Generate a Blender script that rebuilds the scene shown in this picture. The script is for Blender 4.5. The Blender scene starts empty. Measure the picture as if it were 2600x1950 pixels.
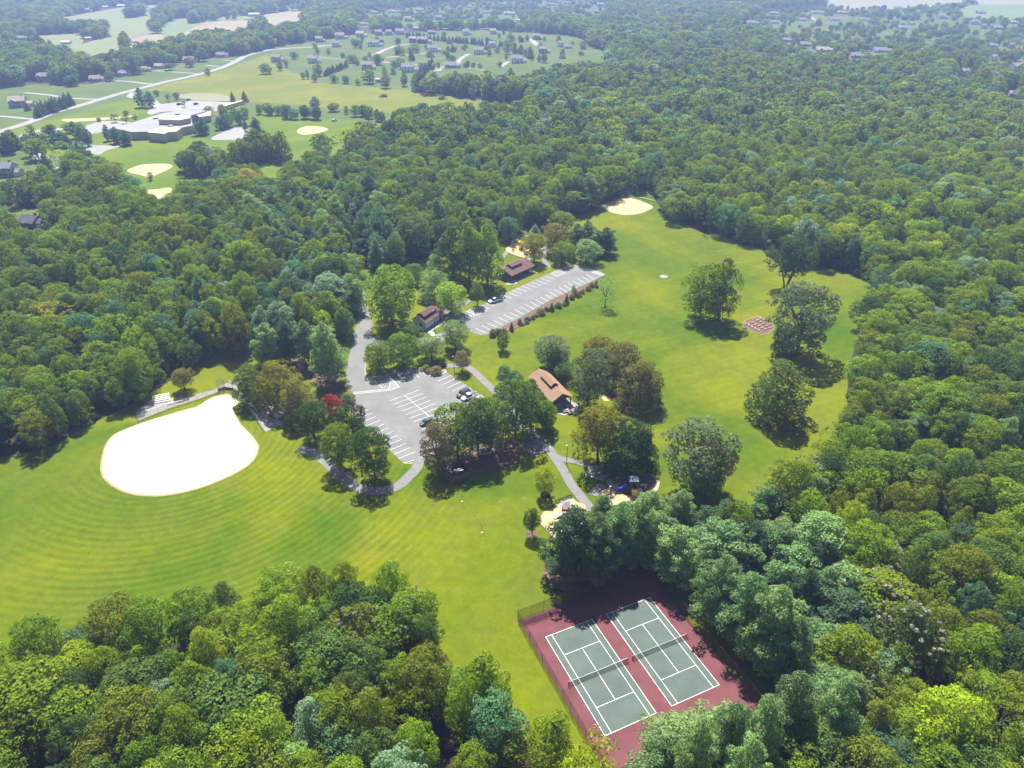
import bpy, bmesh, math, random
import numpy as np
from mathutils import Vector, Matrix
from mathutils.geometry import tessellate_polygon

# ------------------------------------------------------------------ camera, sky, sun
S = bpy.context.scene
F, PITCH, CH = 1825.0, 0.5475, 121.28
cam = bpy.data.cameras.new('camera'); cam_o = bpy.data.objects.new('camera', cam); S.collection.objects.link(cam_o)
cam_o.location = (0, 0, CH); cam_o.rotation_euler = (math.pi/2-PITCH, 0, 0)
cam.sensor_width = 36; cam.lens = 36*F/2600; cam.clip_start = 1; cam.clip_end = 30000
S.camera = cam_o
SUN_AZ, SUN_EL = math.radians(-9), math.radians(57)      # azimuth from +Y, clockwise
W = bpy.data.worlds.new('World'); S.world = W; W.use_nodes = True
nt = W.node_tree; bg = nt.nodes['Background']
sky = nt.nodes.new('ShaderNodeTexSky'); sky.sky_type = 'NISHITA'; sky.sun_disc = False
sky.sun_elevation = SUN_EL; sky.sun_rotation = SUN_AZ; sky.altitude = 100
nt.links.new(sky.outputs[0], bg.inputs[0]); bg.inputs[1].default_value = 0.05
sl = bpy.data.lights.new('sun', 'SUN'); sl.energy = 5.0; sl.angle = math.radians(0.53); sl.color = (1, .965, .9)
sun = bpy.data.objects.new('sun', sl); S.collection.objects.link(sun)
sd = Vector((math.sin(SUN_AZ)*math.cos(SUN_EL), math.cos(SUN_AZ)*math.cos(SUN_EL), math.sin(SUN_EL)))
sun.rotation_euler = sd.to_track_quat('Z', 'Y').to_euler(); sun.location = (0, 300, 400)
S.view_settings.view_transform = 'Standard'; S.view_settings.look = 'None'
S.view_settings.gamma = 1; S.view_settings.use_curve_mapping = False
S.view_settings.exposure = 1.22
cy = S.cycles
cy.max_bounces = 6; cy.diffuse_bounces = 3; cy.glossy_bounces = 1; cy.transmission_bounces = 3; cy.volume_bounces = 1
cy.transparent_max_bounces = 10; cy.caustics_reflective = False; cy.caustics_refractive = False
cy.use_denoising = True; cy.sample_clamp_indirect = 4
HAZE_DENSITY = 0.00024; HAZE_COLOR = (.40, .52, 1.0, 1)

# ------------------------------------------------------------------ helpers
COL = S.collection
rnd = random.Random(7); RNG = np.random.default_rng(11)
cp, sp = math.cos(PITCH), math.sin(PITCH)
def G(u, v, h=0.0):
    a, b = (u-1300)/F, (975-v)/F
    d = (a, cp+b*sp, -sp+b*cp)
    t = (h-CH)/d[2]
    return (d[0]*t, d[1]*t)
def proj(x, y, z):
    z = z-CH
    yc = y*sp+z*cp; zc = y*cp-z*sp
    return 1300+F*x/zc, 975-F*yc/zc
FR = dict(A=(0,0,2212/2600), B=(0,0,2212/870), C=(650,0,2212/870), D=(1400,0,2212/1200), E=(200,850,2212/900), F=(850,650,5.53),
          G=(1000,550,2212/600), H=(850,850,2212/600), I=(1300,800,1991/600), J=(1250,1100,4.424), K=(1250,1400,2212/750),
          L=(1650,600,1810/600), M=(750,0,2.765), N=(1750,0,2212/850), O=(0,200,3.16), P=(0,0,2.765), Q=(0,1400,2212/1500),
          R=(1600,1100,1.952), S=(1250,550,2212/450), T=(0,550,2212/900))
def px(f, x, y): o = FR[f]; return o[0]+x/o[2], o[1]+y/o[2]
def g(f, x, y, h=0): return G(*px(f, x, y), h*1.35 if f in 'MNP' and h >= 8 else h)
def gs(f, pts): return [g(f, *p) for p in pts]
def hgt(bx, by, v):            # height over ground point that shows at picture row v
    b = (975-v)/F; d = (cp+b*sp, -sp+b*cp)
    return max(.5, CH+by*d[1]/d[0])

def setp(o, label=None, cat=None, group=None, kind=None):
    if label: o['label'] = label
    if cat: o['category'] = cat
    if group: o['group'] = group
    if kind: o['kind'] = kind
    return o
def empty(name, loc, rz=0, **k):
    o = bpy.data.objects.new(name, None); COL.objects.link(o); o.location = (loc[0], loc[1], loc[2] if len(loc) > 2 else 0)
    o.rotation_euler = (0, 0, rz); o.empty_display_size = .3
    return setp(o, **k)
def link(name, me, parent=None, **k):
    o = bpy.data.objects.new(name, me); COL.objects.link(o)
    if parent: o.parent = parent
    return setp(o, **k)
def copy_tree(o, parent=None):
    c = o.copy(); COL.objects.link(c)
    if parent: c.parent = parent
    for ch in list(o.children): copy_tree(ch, c)
    return c

class MB:                       # collects faces, then becomes one mesh
    def __init__(s): s.v = []; s.f = []
    def add(s, vs, fs):
        n = len(s.v); s.v += [tuple(v) for v in vs]; s.f += [tuple(i+n for i in f) for f in fs]
    def box(s, c, d, rz=0, taper=1.0):
        x, y, z = [q/2 for q in d]; vs = []
        for k, zz in ((1, -z), (taper, z)):
            for a, b in ((-x,-y),(x,-y),(x,y),(-x,y)):
                a, b = a*k, b*k
                vs.append((c[0]+a*math.cos(rz)-b*math.sin(rz), c[1]+a*math.sin(rz)+b*math.cos(rz), c[2]+zz))
        s.add(vs, [(3,2,1,0),(4,5,6,7),(0,1,5,4),(1,2,6,5),(2,3,7,6),(3,0,4,7)])
    def bar(s, a, b, r, n=5, r2=None):
        a, b = Vector(a), Vector(b); d = (b-a)
        if d.length < 1e-6: return
        d.normalize(); u = d.orthogonal().normalized(); w = d.cross(u); r2 = r if r2 is None else r2
        vs = []
        for p, q in ((a, r), (b, r2)):
            for i in range(n):
                t = 2*math.pi*i/n; vs.append(p+u*math.cos(t)*q+w*math.sin(t)*q)
        s.add(vs, [(i, (i+1) % n, n+(i+1) % n, n+i) for i in range(n)]+[tuple(range(n-1, -1, -1)), tuple(range(n, 2*n))])
    def tube(s, pts, r, n=6):
        for a, b in zip(pts, pts[1:]): s.bar(a, b, r, n)
    def prism(s, pts, z0, z1):
        n = len(pts); a = sum(pts[i][0]*pts[(i+1) % n][1]-pts[(i+1) % n][0]*pts[i][1] for i in range(n))
        if a < 0: pts = pts[::-1]
        vs = [(p[0], p[1], z0) for p in pts]+[(p[0], p[1], z1) for p in pts]
        tri = tessellate_polygon([[Vector((p[0], p[1], 0)) for p in pts]])
        fs = [(i, (i+1) % n, n+(i+1) % n, n+i) for i in range(n)]
        for t in tri:
            A, B, Cc = (vs[i] for i in t)
            up = (B[0]-A[0])*(Cc[1]-A[1])-(B[1]-A[1])*(Cc[0]-A[0]) > 0
            t2 = t if up else t[::-1]
            fs.append(tuple(n+i for i in t2)); fs.append(tuple(t2[::-1]))
        s.add(vs, fs)
    def mesh(s, name, mat):
        me = bpy.data.meshes.new(name); me.from_pydata(s.v, [], s.f)
        if mat: me.materials.append(mat)
        me.update(); return me
    def build(s, name, mat, parent=None, **k): return link(name, s.mesh(name, mat), parent, **k)

def sheet(name, pts, z, mat, parent=None, **k):
    n = len(pts); vs = [(p[0], p[1], z) for p in pts]; fs = []
    for t in tessellate_polygon([[Vector((p[0], p[1], 0)) for p in pts]]):
        A, B, Cc = (vs[i] for i in t)
        cr = (B[0]-A[0])*(Cc[1]-A[1])-(B[1]-A[1])*(Cc[0]-A[0])
        if abs(cr) < 1e-9: continue
        fs.append(t if cr > 0 else t[::-1])
    me = bpy.data.meshes.new(name); me.from_pydata(vs, [], fs); me.materials.append(mat); me.update()
    if not k: k = dict(kind='structure')
    return link(name, me, parent, **k)
def smooth(pts, n=4, closed=True):
    out = []; N = len(pts)
    rg = range(N) if closed else range(N-1)
    for i in rg:
        p = [pts[(i+j) % N] if closed else pts[min(max(i+j, 0), N-1)] for j in (-1, 0, 1, 2)]
        for k in range(n):
            t = k/n
            out.append(tuple(.5*((2*p[1][a])+(-p[0][a]+p[2][a])*t+(2*p[0][a]-5*p[1][a]+4*p[2][a]-p[3][a])*t*t+(-p[0][a]+3*p[1][a]-3*p[2][a]+p[3][a])*t**3) for a in (0, 1)))
    if not closed: out.append(pts[-1][:2])
    return out
def ribbon(name, pts, w, z, mat, n=5, parent=None, **k):
    p = smooth(pts, n, False) if n > 1 else pts
    L, Rr = [], []
    for i in range(len(p)):
        a, b = Vector(p[max(i-1, 0)]), Vector(p[min(i+1, len(p)-1)]); d = (b-a).normalized(); nn = Vector((-d.y, d.x))*w/2
        L.append((p[i][0]+nn.x, p[i][1]+nn.y, z)); Rr.append((p[i][0]-nn.x, p[i][1]-nn.y, z))
    m = len(L); me = bpy.data.meshes.new(name)
    me.from_pydata(L+Rr, [], [(i, m+i, m+i+1, i+1) for i in range(m-1)]); me.materials.append(mat); me.update()
    if not k: k = dict(kind='structure')
    return link(name, me, parent, **k)
def inpoly(X, Y, poly):
    ins = np.zeros(len(X), bool); n = len(poly)
    for i in range(n):
        x1, y1 = poly[i][:2]; x2, y2 = poly[(i+1) % n][:2]
        if y1 == y2: continue
        c = ((y1 > Y) != (y2 > Y)) & (X < (x2-x1)*(Y-y1)/(y2-y1)+x1); ins ^= c
    return ins

# ------------------------------------------------------------------ materials
def mat(name, col=(.5,.5,.5), rough=.8, metal=0, spec=.3, var=0.0, scale=1.0, col2=None, bump=0.0, alpha=1.0):
    m = bpy.data.materials.new(name); m.use_nodes = True; t = m.node_tree; b = t.nodes['Principled BSDF']
    b.inputs['Roughness'].default_value = rough; b.inputs['Metallic'].default_value = metal
    b.inputs['Specular IOR Level'].default_value = spec; b.inputs['Base Color'].default_value = (*col, 1)
    if alpha < 1: b.inputs['Alpha'].default_value = alpha
    if col2 or var:
        tc = t.nodes.new('ShaderNodeNewGeometry'); no = t.nodes.new('ShaderNodeTexNoise'); no.inputs['Scale'].default_value = scale
        no.inputs['Detail'].default_value = 6; no.inputs['Roughness'].default_value = .62
        t.links.new(tc.outputs['Position'], no.inputs['Vector'])
        r = t.nodes.new('ShaderNodeValToRGB'); r.color_ramp.elements[0].position = .34; r.color_ramp.elements[1].position = .66
        c2 = col2 or tuple(c*(1+var) for c in col); c1 = col if col2 else tuple(c*(1-var) for c in col)
        r.color_ramp.elements[0].color = (*c1, 1); r.color_ramp.elements[1].color = (*c2, 1)
        t.links.new(no.outputs['Fac'], r.inputs[0]); t.links.new(r.outputs[0], b.inputs['Base Color'])
        if bump:
            bp = t.nodes.new('ShaderNodeBump'); bp.inputs['Strength'].default_value = bump; bp.inputs['Distance'].default_value = .1
            t.links.new(no.outputs['Fac'], bp.inputs['Height']); t.links.new(bp.outputs[0], b.inputs['Normal'])
    return m
class NT:
    def __init__(s, t): s.t = t
    def n(s, typ, **k):
        o = s.t.nodes.new(typ)
        for a, b in k.items(): setattr(o, a, b)
        return o
    def l(s, a, b): s.t.links.new(a, b)
    def math(s, op, a, b=None, c=None):
        o = s.n('ShaderNodeMath', operation=op)
        for i, q in enumerate((a, b, c)):
            if q is None: continue
            if isinstance(q, (int, float)): o.inputs[i].default_value = q
            else: s.l(q, o.inputs[i])
        return o.outputs[0]
    def noise(s, vec, scale, detail=4, rough=.55, dist=0):
        o = s.n('ShaderNodeTexNoise'); o.inputs['Scale'].default_value = scale; o.inputs['Detail'].default_value = detail
        o.inputs['Roughness'].default_value = rough; o.inputs['Distortion'].default_value = dist; s.l(vec, o.inputs['Vector']); return o.outputs['Fac']
    def ramp(s, fac, stops):
        o = s.n('ShaderNodeMapRange'); o.interpolation_type = 'SMOOTHSTEP'
        o.inputs[1].default_value, o.inputs[2].default_value = stops; s.l(fac, o.inputs[0]); return o.outputs[0]
    def mix(s, fac, a, b, mode='MIX'):
        o = s.n('ShaderNodeMix', data_type='RGBA', blend_type=mode)
        for i, q in ((0, fac), (6, a), (7, b)):
            if isinstance(q, (int, float)): o.inputs[i].default_value = q
            elif isinstance(q, tuple): o.inputs[i].default_value = (*q, 1)
            else: s.l(q, o.inputs[i])
        return o.outputs[2]
def grass_mat(name, c1, c2, c3, stripes=(), dry=(.22,.20,.08), dryamt=.61, far=False):
    m = bpy.data.materials.new(name); m.use_nodes = True; q = NT(m.node_tree); b = m.node_tree.nodes['Principled BSDF']
    b.inputs['Roughness'].default_value = .9; b.inputs['Specular IOR Level'].default_value = .02
    pos = q.n('ShaderNodeNewGeometry').outputs['Position']
    big = q.ramp(q.noise(pos, .016, 4, .55, .6), (.36, .64)); mid = q.ramp(q.noise(pos, .07, 5, .6, .3), (.35, .7))
    c = q.mix(big, c1, c2); c = q.mix(q.math('MULTIPLY', mid, .55), c, c3)
    d = q.ramp(q.noise(pos, .11, 7, .68, .4), (dryamt, dryamt+.12)); c = q.mix(q.math('MULTIPLY', d, .5), c, dry)
    if not far:
        fine = q.noise(pos, 1.7, 5, .75); fv = q.math('MULTIPLY_ADD', fine, .75, .63)
        mv = q.math('MULTIPLY_ADD', q.noise(pos, .38, 5, .7), .8, .6); fv = q.math('MULTIPLY', fv, mv)
        hs = q.n('ShaderNodeHueSaturation'); q.l(c, hs.inputs['Color']); q.l(fv, hs.inputs['Value']); c = hs.outputs[0]
    sx = q.n('ShaderNodeSeparateXYZ'); q.l(pos, sx.inputs[0])
    for st in stripes:          # mowing swaths: where the mower went
        wob = q.math('MULTIPLY', q.noise(pos, .05, 3), st['wob'])
        if st['t'] == 'arc':
            dx = q.math('SUBTRACT', sx.outputs[0], st['c'][0]); dy = q.math('SUBTRACT', sx.outputs[1], st['c'][1])
            ph = q.math('SQRT', q.math('ADD', q.math('POWER', dx, 2), q.math('POWER', dy, 2)))
        else:
            ph = q.math('ADD', q.math('MULTIPLY', sx.outputs[0], -math.sin(st['a'])), q.math('MULTIPLY', sx.outputs[1], math.cos(st['a'])))
        s = q.math('SINE', q.math('MULTIPLY', q.math('ADD', ph, wob), 2*math.pi/st['p']))
        cx, cyy, r1, r2 = st['m']
        dm = q.math('SQRT', q.math('ADD', q.math('POWER', q.math('SUBTRACT', sx.outputs[0], cx), 2), q.math('POWER', q.math('SUBTRACT', sx.outputs[1], cyy), 2)))
        mk = q.math('SUBTRACT', 1.0, q.ramp(dm, (r1, r2)))
        brk = q.math('MULTIPLY_ADD', q.noise(pos, .09, 4), 1.6, -.2)
        val = q.math('MULTIPLY_ADD', q.math('MULTIPLY', q.math('MULTIPLY', s, mk), brk), st['s'], 1.0)
        hs = q.n('ShaderNodeHueSaturation'); q.l(c, hs.inputs['Color']); q.l(val, hs.inputs['Value']); c = hs.outputs[0]
    q.l(c, b.inputs['Base Color'])
    return m
def leaf_mat(name, trans=.42):
    m = bpy.data.materials.new(name); m.use_nodes = True; q = NT(m.node_tree); b = m.node_tree.nodes['Principled BSDF']
    out = m.node_tree.nodes['Material Output']
    b.inputs['Roughness'].default_value = .6; b.inputs['Specular IOR Level'].default_value = .05
    oi = q.n('ShaderNodeObjectInfo'); at = q.n('ShaderNodeAttribute'); at.attribute_name = 'tone'
    ti = q.n('ShaderNodeAttribute'); ti.attribute_type = 'INSTANCER'; ti.attribute_name = 'tint'
    base = q.mix(q.math('GREATER_THAN', ti.outputs['Fac'], .0005), oi.outputs['Color'], ti.outputs['Color'])
    hs = q.n('ShaderNodeHueSaturation'); q.l(base, hs.inputs['Color'])
    q.l(q.math('MULTIPLY_ADD', oi.outputs['Random'], .02, .49), hs.inputs['Hue'])
    v = q.math('MULTIPLY', at.outputs['Fac'], q.math('MULTIPLY_ADD', oi.outputs['Random'], .3, .85)); q.l(v, hs.inputs['Value'])
    q.l(hs.outputs[0], b.inputs['Base Color'])
    tr = q.n('ShaderNodeBsdfTranslucent'); h2 = q.n('ShaderNodeHueSaturation'); h2.inputs['Hue'].default_value = .49; h2.inputs['Saturation'].default_value = 1.12; h2.inputs['Value'].default_value = 1.5
    q.l(hs.outputs[0], h2.inputs['Color']); q.l(h2.outputs[0], tr.inputs['Color'])
    mx = q.n('ShaderNodeMixShader'); mx.inputs[0].default_value = trans; q.l(b.outputs[0], mx.inputs[1]); q.l(tr.outputs[0], mx.inputs[2])
    q.l(mx.outputs[0], out.inputs['Surface']); return m
def net_mat(name, col, a):
    m = bpy.data.materials.new(name); m.use_nodes = True; q = NT(m.node_tree); b = m.node_tree.nodes['Principled BSDF']
    b.inputs['Base Color'].default_value = (*col, 1); b.inputs['Roughness'].default_value = .6; b.inputs['Metallic'].default_value = .0
    b.inputs['Alpha'].default_value = a; return m

M = {}
M['leaf'] = leaf_mat('leaf_foliage'); M['needle'] = leaf_mat('needle_foliage', .36)
M['bark'] = mat('bark', (.09,.07,.05), .9, var=.35, scale=3)
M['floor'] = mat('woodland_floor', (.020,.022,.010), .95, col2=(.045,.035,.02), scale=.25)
# world constants used by the lawn stripes
HOME = g('E', 915, 395)
AC = g('E', 640, 640); FA = [g('L', 0, 1450), g('L', 700, 1250)]; FANG = math.atan2(FA[1][1]-FA[0][1], FA[1][0]-FA[0][0])
arcs = [dict(t='arc', c=AC, p=2.15, wob=.5, m=(-68, 130, 36, 62), s=.17),
        dict(t='lin', a=FANG, p=3.1, wob=2.0, m=(95, 250, 85, 130), s=.05),
        dict(t='lin', a=FANG+.06, p=11, wob=5.0, m=(60, 300, 120, 170), s=.05)]
M['lawn'] = grass_mat('park_lawn', (.056,.108,.003), (.145,.163,.004), (.104,.128,.014), arcs)
M['lawn2'] = grass_mat('far_lawn', (.085,.145,.014), (.135,.175,.016), (.110,.155,.018), far=True)
M['meadow'] = grass_mat('meadow_grass', (.140,.160,.024), (.185,.190,.030), (.125,.145,.030), dryamt=.6, far=True)
M['yard'] = grass_mat('yard_grass', (.075,.125,.030), (.115,.145,.045), (.10,.13,.04), far=True)
M['crop'] = mat('crop_field', (.14,.17,.05), .9, col2=(.17,.185,.06), scale=.02)
M['tan'] = mat('tan_field', (.26,.225,.11), .95, col2=(.23,.19,.105), scale=.012)
M['teal'] = mat('bean_field', (.115,.165,.05), .9, col2=(.13,.18,.06), scale=.01)
M['pale'] = mat('stubble_field', (.23,.22,.12), .9, col2=(.20,.20,.11), scale=.01)
M['asph'] = mat('asphalt', (.148,.147,.143), .92, col2=(.195,.193,.188), scale=.14, bump=.1)
M['path'] = mat('path_asphalt', (.16,.154,.152), .9, col2=(.20,.194,.188), scale=.6)
M['road'] = mat('road_concrete', (.24,.23,.215), .9, col2=(.29,.28,.26), scale=.1)
M['conc'] = mat('concrete', (.24,.23,.21), .85, col2=(.31,.295,.27), scale=.8)
M['sand'] = mat('infield_clay', (.47,.40,.26), .95, col2=(.54,.48,.34), scale=.35)
M['sand2'] = mat('far_infield_clay', (.37,.29,.155), .95, col2=(.45,.36,.21), scale=.2)
M['sandcore'] = mat('infield_core_clay', (.50,.45,.34), .95, col2=(.62,.57,.47), scale=.16)
M['sandrim'] = mat('infield_rim', (.27,.19,.09), .95, col2=(.36,.27,.13), scale=.5)
M['psand'] = mat('play_mulch', (.42,.30,.16), .95, col2=(.50,.37,.21), scale=1.5)
M['mulch'] = mat('dark_mulch', (.10,.055,.04), .95, col2=(.19,.11,.08), scale=1.5)
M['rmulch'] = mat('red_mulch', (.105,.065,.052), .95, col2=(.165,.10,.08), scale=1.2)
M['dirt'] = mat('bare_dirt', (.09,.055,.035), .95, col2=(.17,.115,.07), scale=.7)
M['paint'] = mat('white_paint', (.62,.62,.60), .6, var=.06, scale=2)
M['maroon'] = mat('maroon_court', (.118,.038,.042), .9, col2=(.158,.055,.060), scale=.25)
M['green'] = mat('green_court', (.072,.100,.084), .85, col2=(.096,.126,.108), scale=.22)
M['fence'] = net_mat('maroon_mesh', (.10,.03,.03), .38); M['fpost'] = mat('maroon_post', (.10,.035,.035), .5)
M['gfence'] = net_mat('galvanised_mesh', (.35,.36,.37), .28); M['gpost'] = mat('galvanised_post', (.45,.46,.47), .4, .6)
M['net'] = net_mat('net_mesh', (.02,.02,.02), .50); M['netred'] = mat('net_post_paint', (.30,.03,.03), .5)
M['net2'] = net_mat('volleyball_mesh', (.05,.05,.05), .16)
M['alu'] = mat('aluminium', (.68,.68,.68), .35, .5)
M['brroof'] = mat('brown_shingle', (.115,.066,.060), .9, col2=(.15,.088,.080), scale=2.0)
M['tanroof'] = mat('tan_shingle', (.25,.15,.095), .9, col2=(.30,.185,.12), scale=2.0)
M['white'] = mat('white_wall', (.60,.61,.64), .8, var=.05, scale=.7)
M['dark'] = mat('dark_void', (.02,.02,.022), .5)
M['wood'] = mat('brown_wood', (.15,.095,.068), .85, col2=(.20,.13,.095), scale=3)
M['lwood'] = mat('light_wood', (.36,.26,.18), .8, col2=(.42,.32,.23), scale=3)
M['pole'] = mat('dark_pole', (.045,.04,.035), .5)
M['blue'] = mat('blue_plastic', (.02,.05,.45), .35); M['red'] = mat('red_plastic', (.50,.02,.05), .4)
M['yellow'] = mat('yellow_plastic', (.75,.55,.02), .4); M['bgrey'] = mat('slate_blue_metal', (.16,.20,.28), .5)
M['wplast'] = mat('white_plastic', (.8,.8,.8), .4); M['purple'] = mat('purple_plastic', (.16,.06,.18), .4)
M['glass'] = mat('window_glass', (.03,.04,.05), .15, 0, .6); M['rubber'] = mat('tyre_rubber', (.02,.02,.02), .8)
M['hroof1'] = mat('grey_shingle', (.22,.215,.23), .9, var=.12, scale=.5); M['hroof2'] = mat('brown_grey_shingle', (.27,.225,.20), .9, var=.12, scale=.5)
M['hroof3'] = mat('tan_grey_shingle', (.36,.30,.25), .9, var=.1, scale=.5); M['hroof4'] = mat('charcoal_shingle', (.10,.10,.12), .9, var=.15, scale=.5)
M['hwall1'] = mat('white_siding', (.80,.80,.80), .8); M['hwall2'] = mat('cream_siding', (.62,.57,.48), .8)
M['hwall3'] = mat('grey_siding', (.42,.43,.46), .8); M['hwall4'] = mat('brick_wall', (.27,.15,.12), .9, var=.2, scale=2)
M['wroof'] = mat('white_membrane', (.40,.385,.36), .8, var=.06, scale=.1); M['groof'] = mat('grey_membrane', (.25,.24,.235), .8, var=.08, scale=.1)
M['schwall'] = mat('tan_block_wall', (.46,.38,.27), .85, var=.08, scale=.4)
def paintmat(n, c): return mat(n, c, .25, .0, .6)
CARM = dict(white=paintmat('white_car_paint', (.78,.78,.78)), black=paintmat('black_car_paint', (.02,.02,.025)), silver=paintmat('silver_car_paint', (.45,.47,.50)),
            blue=paintmat('blue_car_paint', (.03,.10,.42)), green=paintmat('dark_teal_car_paint', (.03,.06,.06)), bus=paintmat('bus_yellow', (.75,.42,.02)))

# ------------------------------------------------------------------ the ground
ST = dict(kind='structure')
bm_g = MB(); bm_g.add([(-9000,-1500,0),(9000,-1500,0),(9000,9000,0),(-9000,9000,0)], [(0,1,2,3)])
bm_g.build('ground', M['floor'], **ST)

CLEAR = []      # polygons kept free of woodland trees
h1 = 12
main = gs('A', [(-260,1045),(0,990),(110,965),(200,915),(270,880),(310,855),(350,835),(400,800),(432,768),(560,752),(610,748),(745,738),
    (762,690),(770,640),(776,585),(782,560),(800,560),(806,590),(870,585),(930,550),(985,545),(1050,535),(1085,508),(1120,494),(1180,492),(1190,470),(1240,470),(1265,462),(1292,445),
    (1330,430),(1345,412),(1395,410),(1418,436),(1450,468),(1500,497),(1560,512),(1640,535),(1700,556),(1755,572),(1812,586),(1880,603),(1884,622),
    (1876,650),(1866,690),(1850,740),(1834,790),(1830,850),(1830,900),(1830,940),(1775,975,h1),(1712,995,h1+1),(1665,1008,h1),(1612,1030,11),(1580,1055,9),(1555,1080,8),
    (1500,1100,8),(1445,1115,3),(1400,1135),(1375,1165),(1290,1205),(1215,1245),(1188,1288),(1300,1262),(1428,1222),(1485,1205),(1600,1330),(1690,1440),(1730,1485),(1660,1515,10),
    (1600,1508,10),(1540,1528,10),(1470,1550,10),(1425,1600,10),(1395,1659,10),(1370,1760,10),(1320,1760,6),(1300,1700,h1),(1248,1640,h1),(1205,1590,h1),(1146,1535,h1),(1068,1462,13),
    (1005,1400,13),(920,1310,13),(870,1245,13),(830,1215,13),(760,1212,13),(650,1228,13),(560,1243,12),(480,1275,12),(400,1290,12),(300,1312,12),(150,1332,12),(0,1345,12),(-260,1390,12)])
CLEAR.append(main)
sheet('lawn', main, .02, M['lawn'])

c2 = (gs('O', [(-350,470),(-100,470),(-100,560),(120,560),(180,590),(330,640)]) +
      gs('B', [(330,1030,8),(520,1010,10),(640,1005,10),(700,1060,10),(750,1120,14),(850,1185,15),(925,1245,15),(940,1300,14),(1095,1300,14),(1100,1240,15),(1135,1205,15),(1250,1150,15),(1400,1125,14),(1470,1110,12),(1560,1065,12),(1620,1075,14),(1700,1100,15),(1800,1100,15),(1915,1055,15)]) +
      gs('C', [(262,1040,14),(300,1000,14),(420,960,12),(520,985,14),(590,985,14),(600,930,10),(780,880,8),(870,850,8),(900,800,4),(1060,765),(1140,742,10),(1300,702,11),(1500,692,11),(1640,706,11),(1760,690),
               (1600,668),(1450,648),(1250,622),(1120,606),(990,588)]) +
      gs('M', [(805,635),(830,590,4),(900,550,8),(990,515,12),(1180,490,13),(1380,485,13),(1560,475,13),(1700,455,14),(1820,430,14),(2000,412,14),(2185,392,14),(2190,365),(2070,320),(2020,272),(1880,245),(1750,236),(1600,225),
               (1400,212),(1050,212),(900,225),(700,230),(560,235),(480,232),(300,262),(130,285)]) +
      gs('P', [(2100,300),(1950,325),(1880,345),(1740,380),(1600,405),(1400,412),(1250,440),(1050,500),(850,545),(720,572),(640,592),(370,592),(240,592),(110,602),(-80,640)]) + gs('O', [(-350,120)]))
CLEAR.append(c2)
sheet('suburb_lawn', c2, .03, M['yard'])
meadow = (gs('P', [(1060,612),(1500,512),(1750,425),(1880,380),(1900,440),(2080,520)]) +
          gs('C', [(400,530),(700,560),(990,585),(1120,604),(1250,620),(1450,646),(1600,666),(1760,690),(1640,706,11),(1300,702,11),(1100,748,8),(1060,752),(700,712),(350,690),(0,655)]) + gs('B', [(1580,665),(1200,600),(960,585)]))
sheet('meadow', meadow, .06, M['meadow'])
sch = gs('O', [(0,440),(1090,140),(1150,250),(1700,500),(2050,290),(2212,300)])+gs('C', [(100,760),(560,770),(900,810),(880,830),(780,880),(600,930),(590,985,12),(520,985,12),(262,1040,12)])+gs('B', [(1915,1060,12),(1700,1120,12),(1250,1180,12),(1100,1250,12),(1095,1310,12),(940,1310,12),(850,1190,12),(700,1070,8),(520,1000),(330,1010)])
sheet('school_lawn', sch, .09, M['lawn2'])
FIELDS = [('tan_field', 'tan', gs('P', [(850,315,14),(890,275),(1150,225),(1350,198),(1420,162),(1520,142),(1700,138),(1800,150),(1850,170),(1700,186,14),(1500,182,14),(1350,202,14),(1200,236,14),(1110,276,14),(960,300,14)])),
          ('ploughed_field', 'tan', gs('P', [(1815,140),(1860,100),(1990,80),(2170,74),(2150,105,4),(2110,132,14),(1900,172,14),(1860,160)])),
          ('crop_field', 'crop', gs('P', [(430,362,12),(500,330),(740,262),(1080,200),(1310,176),(1500,135),(1640,98),(1710,112),(1800,128),(1700,136),(1500,141),(1420,160),(1350,197),(1150,224),(885,275),(845,318,14),(680,352,14)])),
          ('bean_field', 'teal', gs('P', [(1850,98),(1850,80),(1990,45),(2110,18),(2100,70),(1990,78),(1880,92)])),
          ('bean_field', 'teal', gs('P', [(1085,185,6),(1200,140),(1350,120),(1345,150,8),(1250,178,10),(1140,190,10)])),
          ('hay_field', 'crop', gs('P', [(730,170,6),(830,140),(1000,115),(1080,108),(1090,125,8),(1000,165,10),(880,195,12),(760,190,12)])),
          ('hay_field', 'crop', gs('P', [(408,152,8),(425,122),(580,95),(700,78),(900,45),(885,90,8),(800,112,12),(560,130,14)])),
          ('hay_field', 'crop', gs('P', [(220,285,6),(235,252),(400,240),(585,232),(575,262,6),(500,282,12),(330,292,12)])),
          ('hay_field', 'crop', gs('P', [(485,42),(515,8),(640,2),(840,10),(760,25),(560,40)])),
          ('hay_field', 'crop', gs('P', [(968,72,6),(970,42),(1130,32),(1320,15),(1250,38),(1080,70,10)])),
          ('stubble_field', 'pale', gs('P', [(-60,32),(-60,-12),(300,-14),(520,-14),(430,4),(200,8),(60,30)])),
          ('stubble_field', 'pale', gs('N', [(900,12,8),(900,-12),(2500,-12),(2500,28,6),(1850,28),(1400,26,8),(1100,22,10)])),
          ('bean_field', 'teal', gs('N', [(1760,50,8),(1860,29),(2300,30),(2300,60,14),(1900,78,10)]))]
FC = {}
for i, (n, mk, p) in enumerate(FIELDS):
    sheet(n, p, .05+.02*i, M[mk]); CLEAR.append(p)
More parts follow.
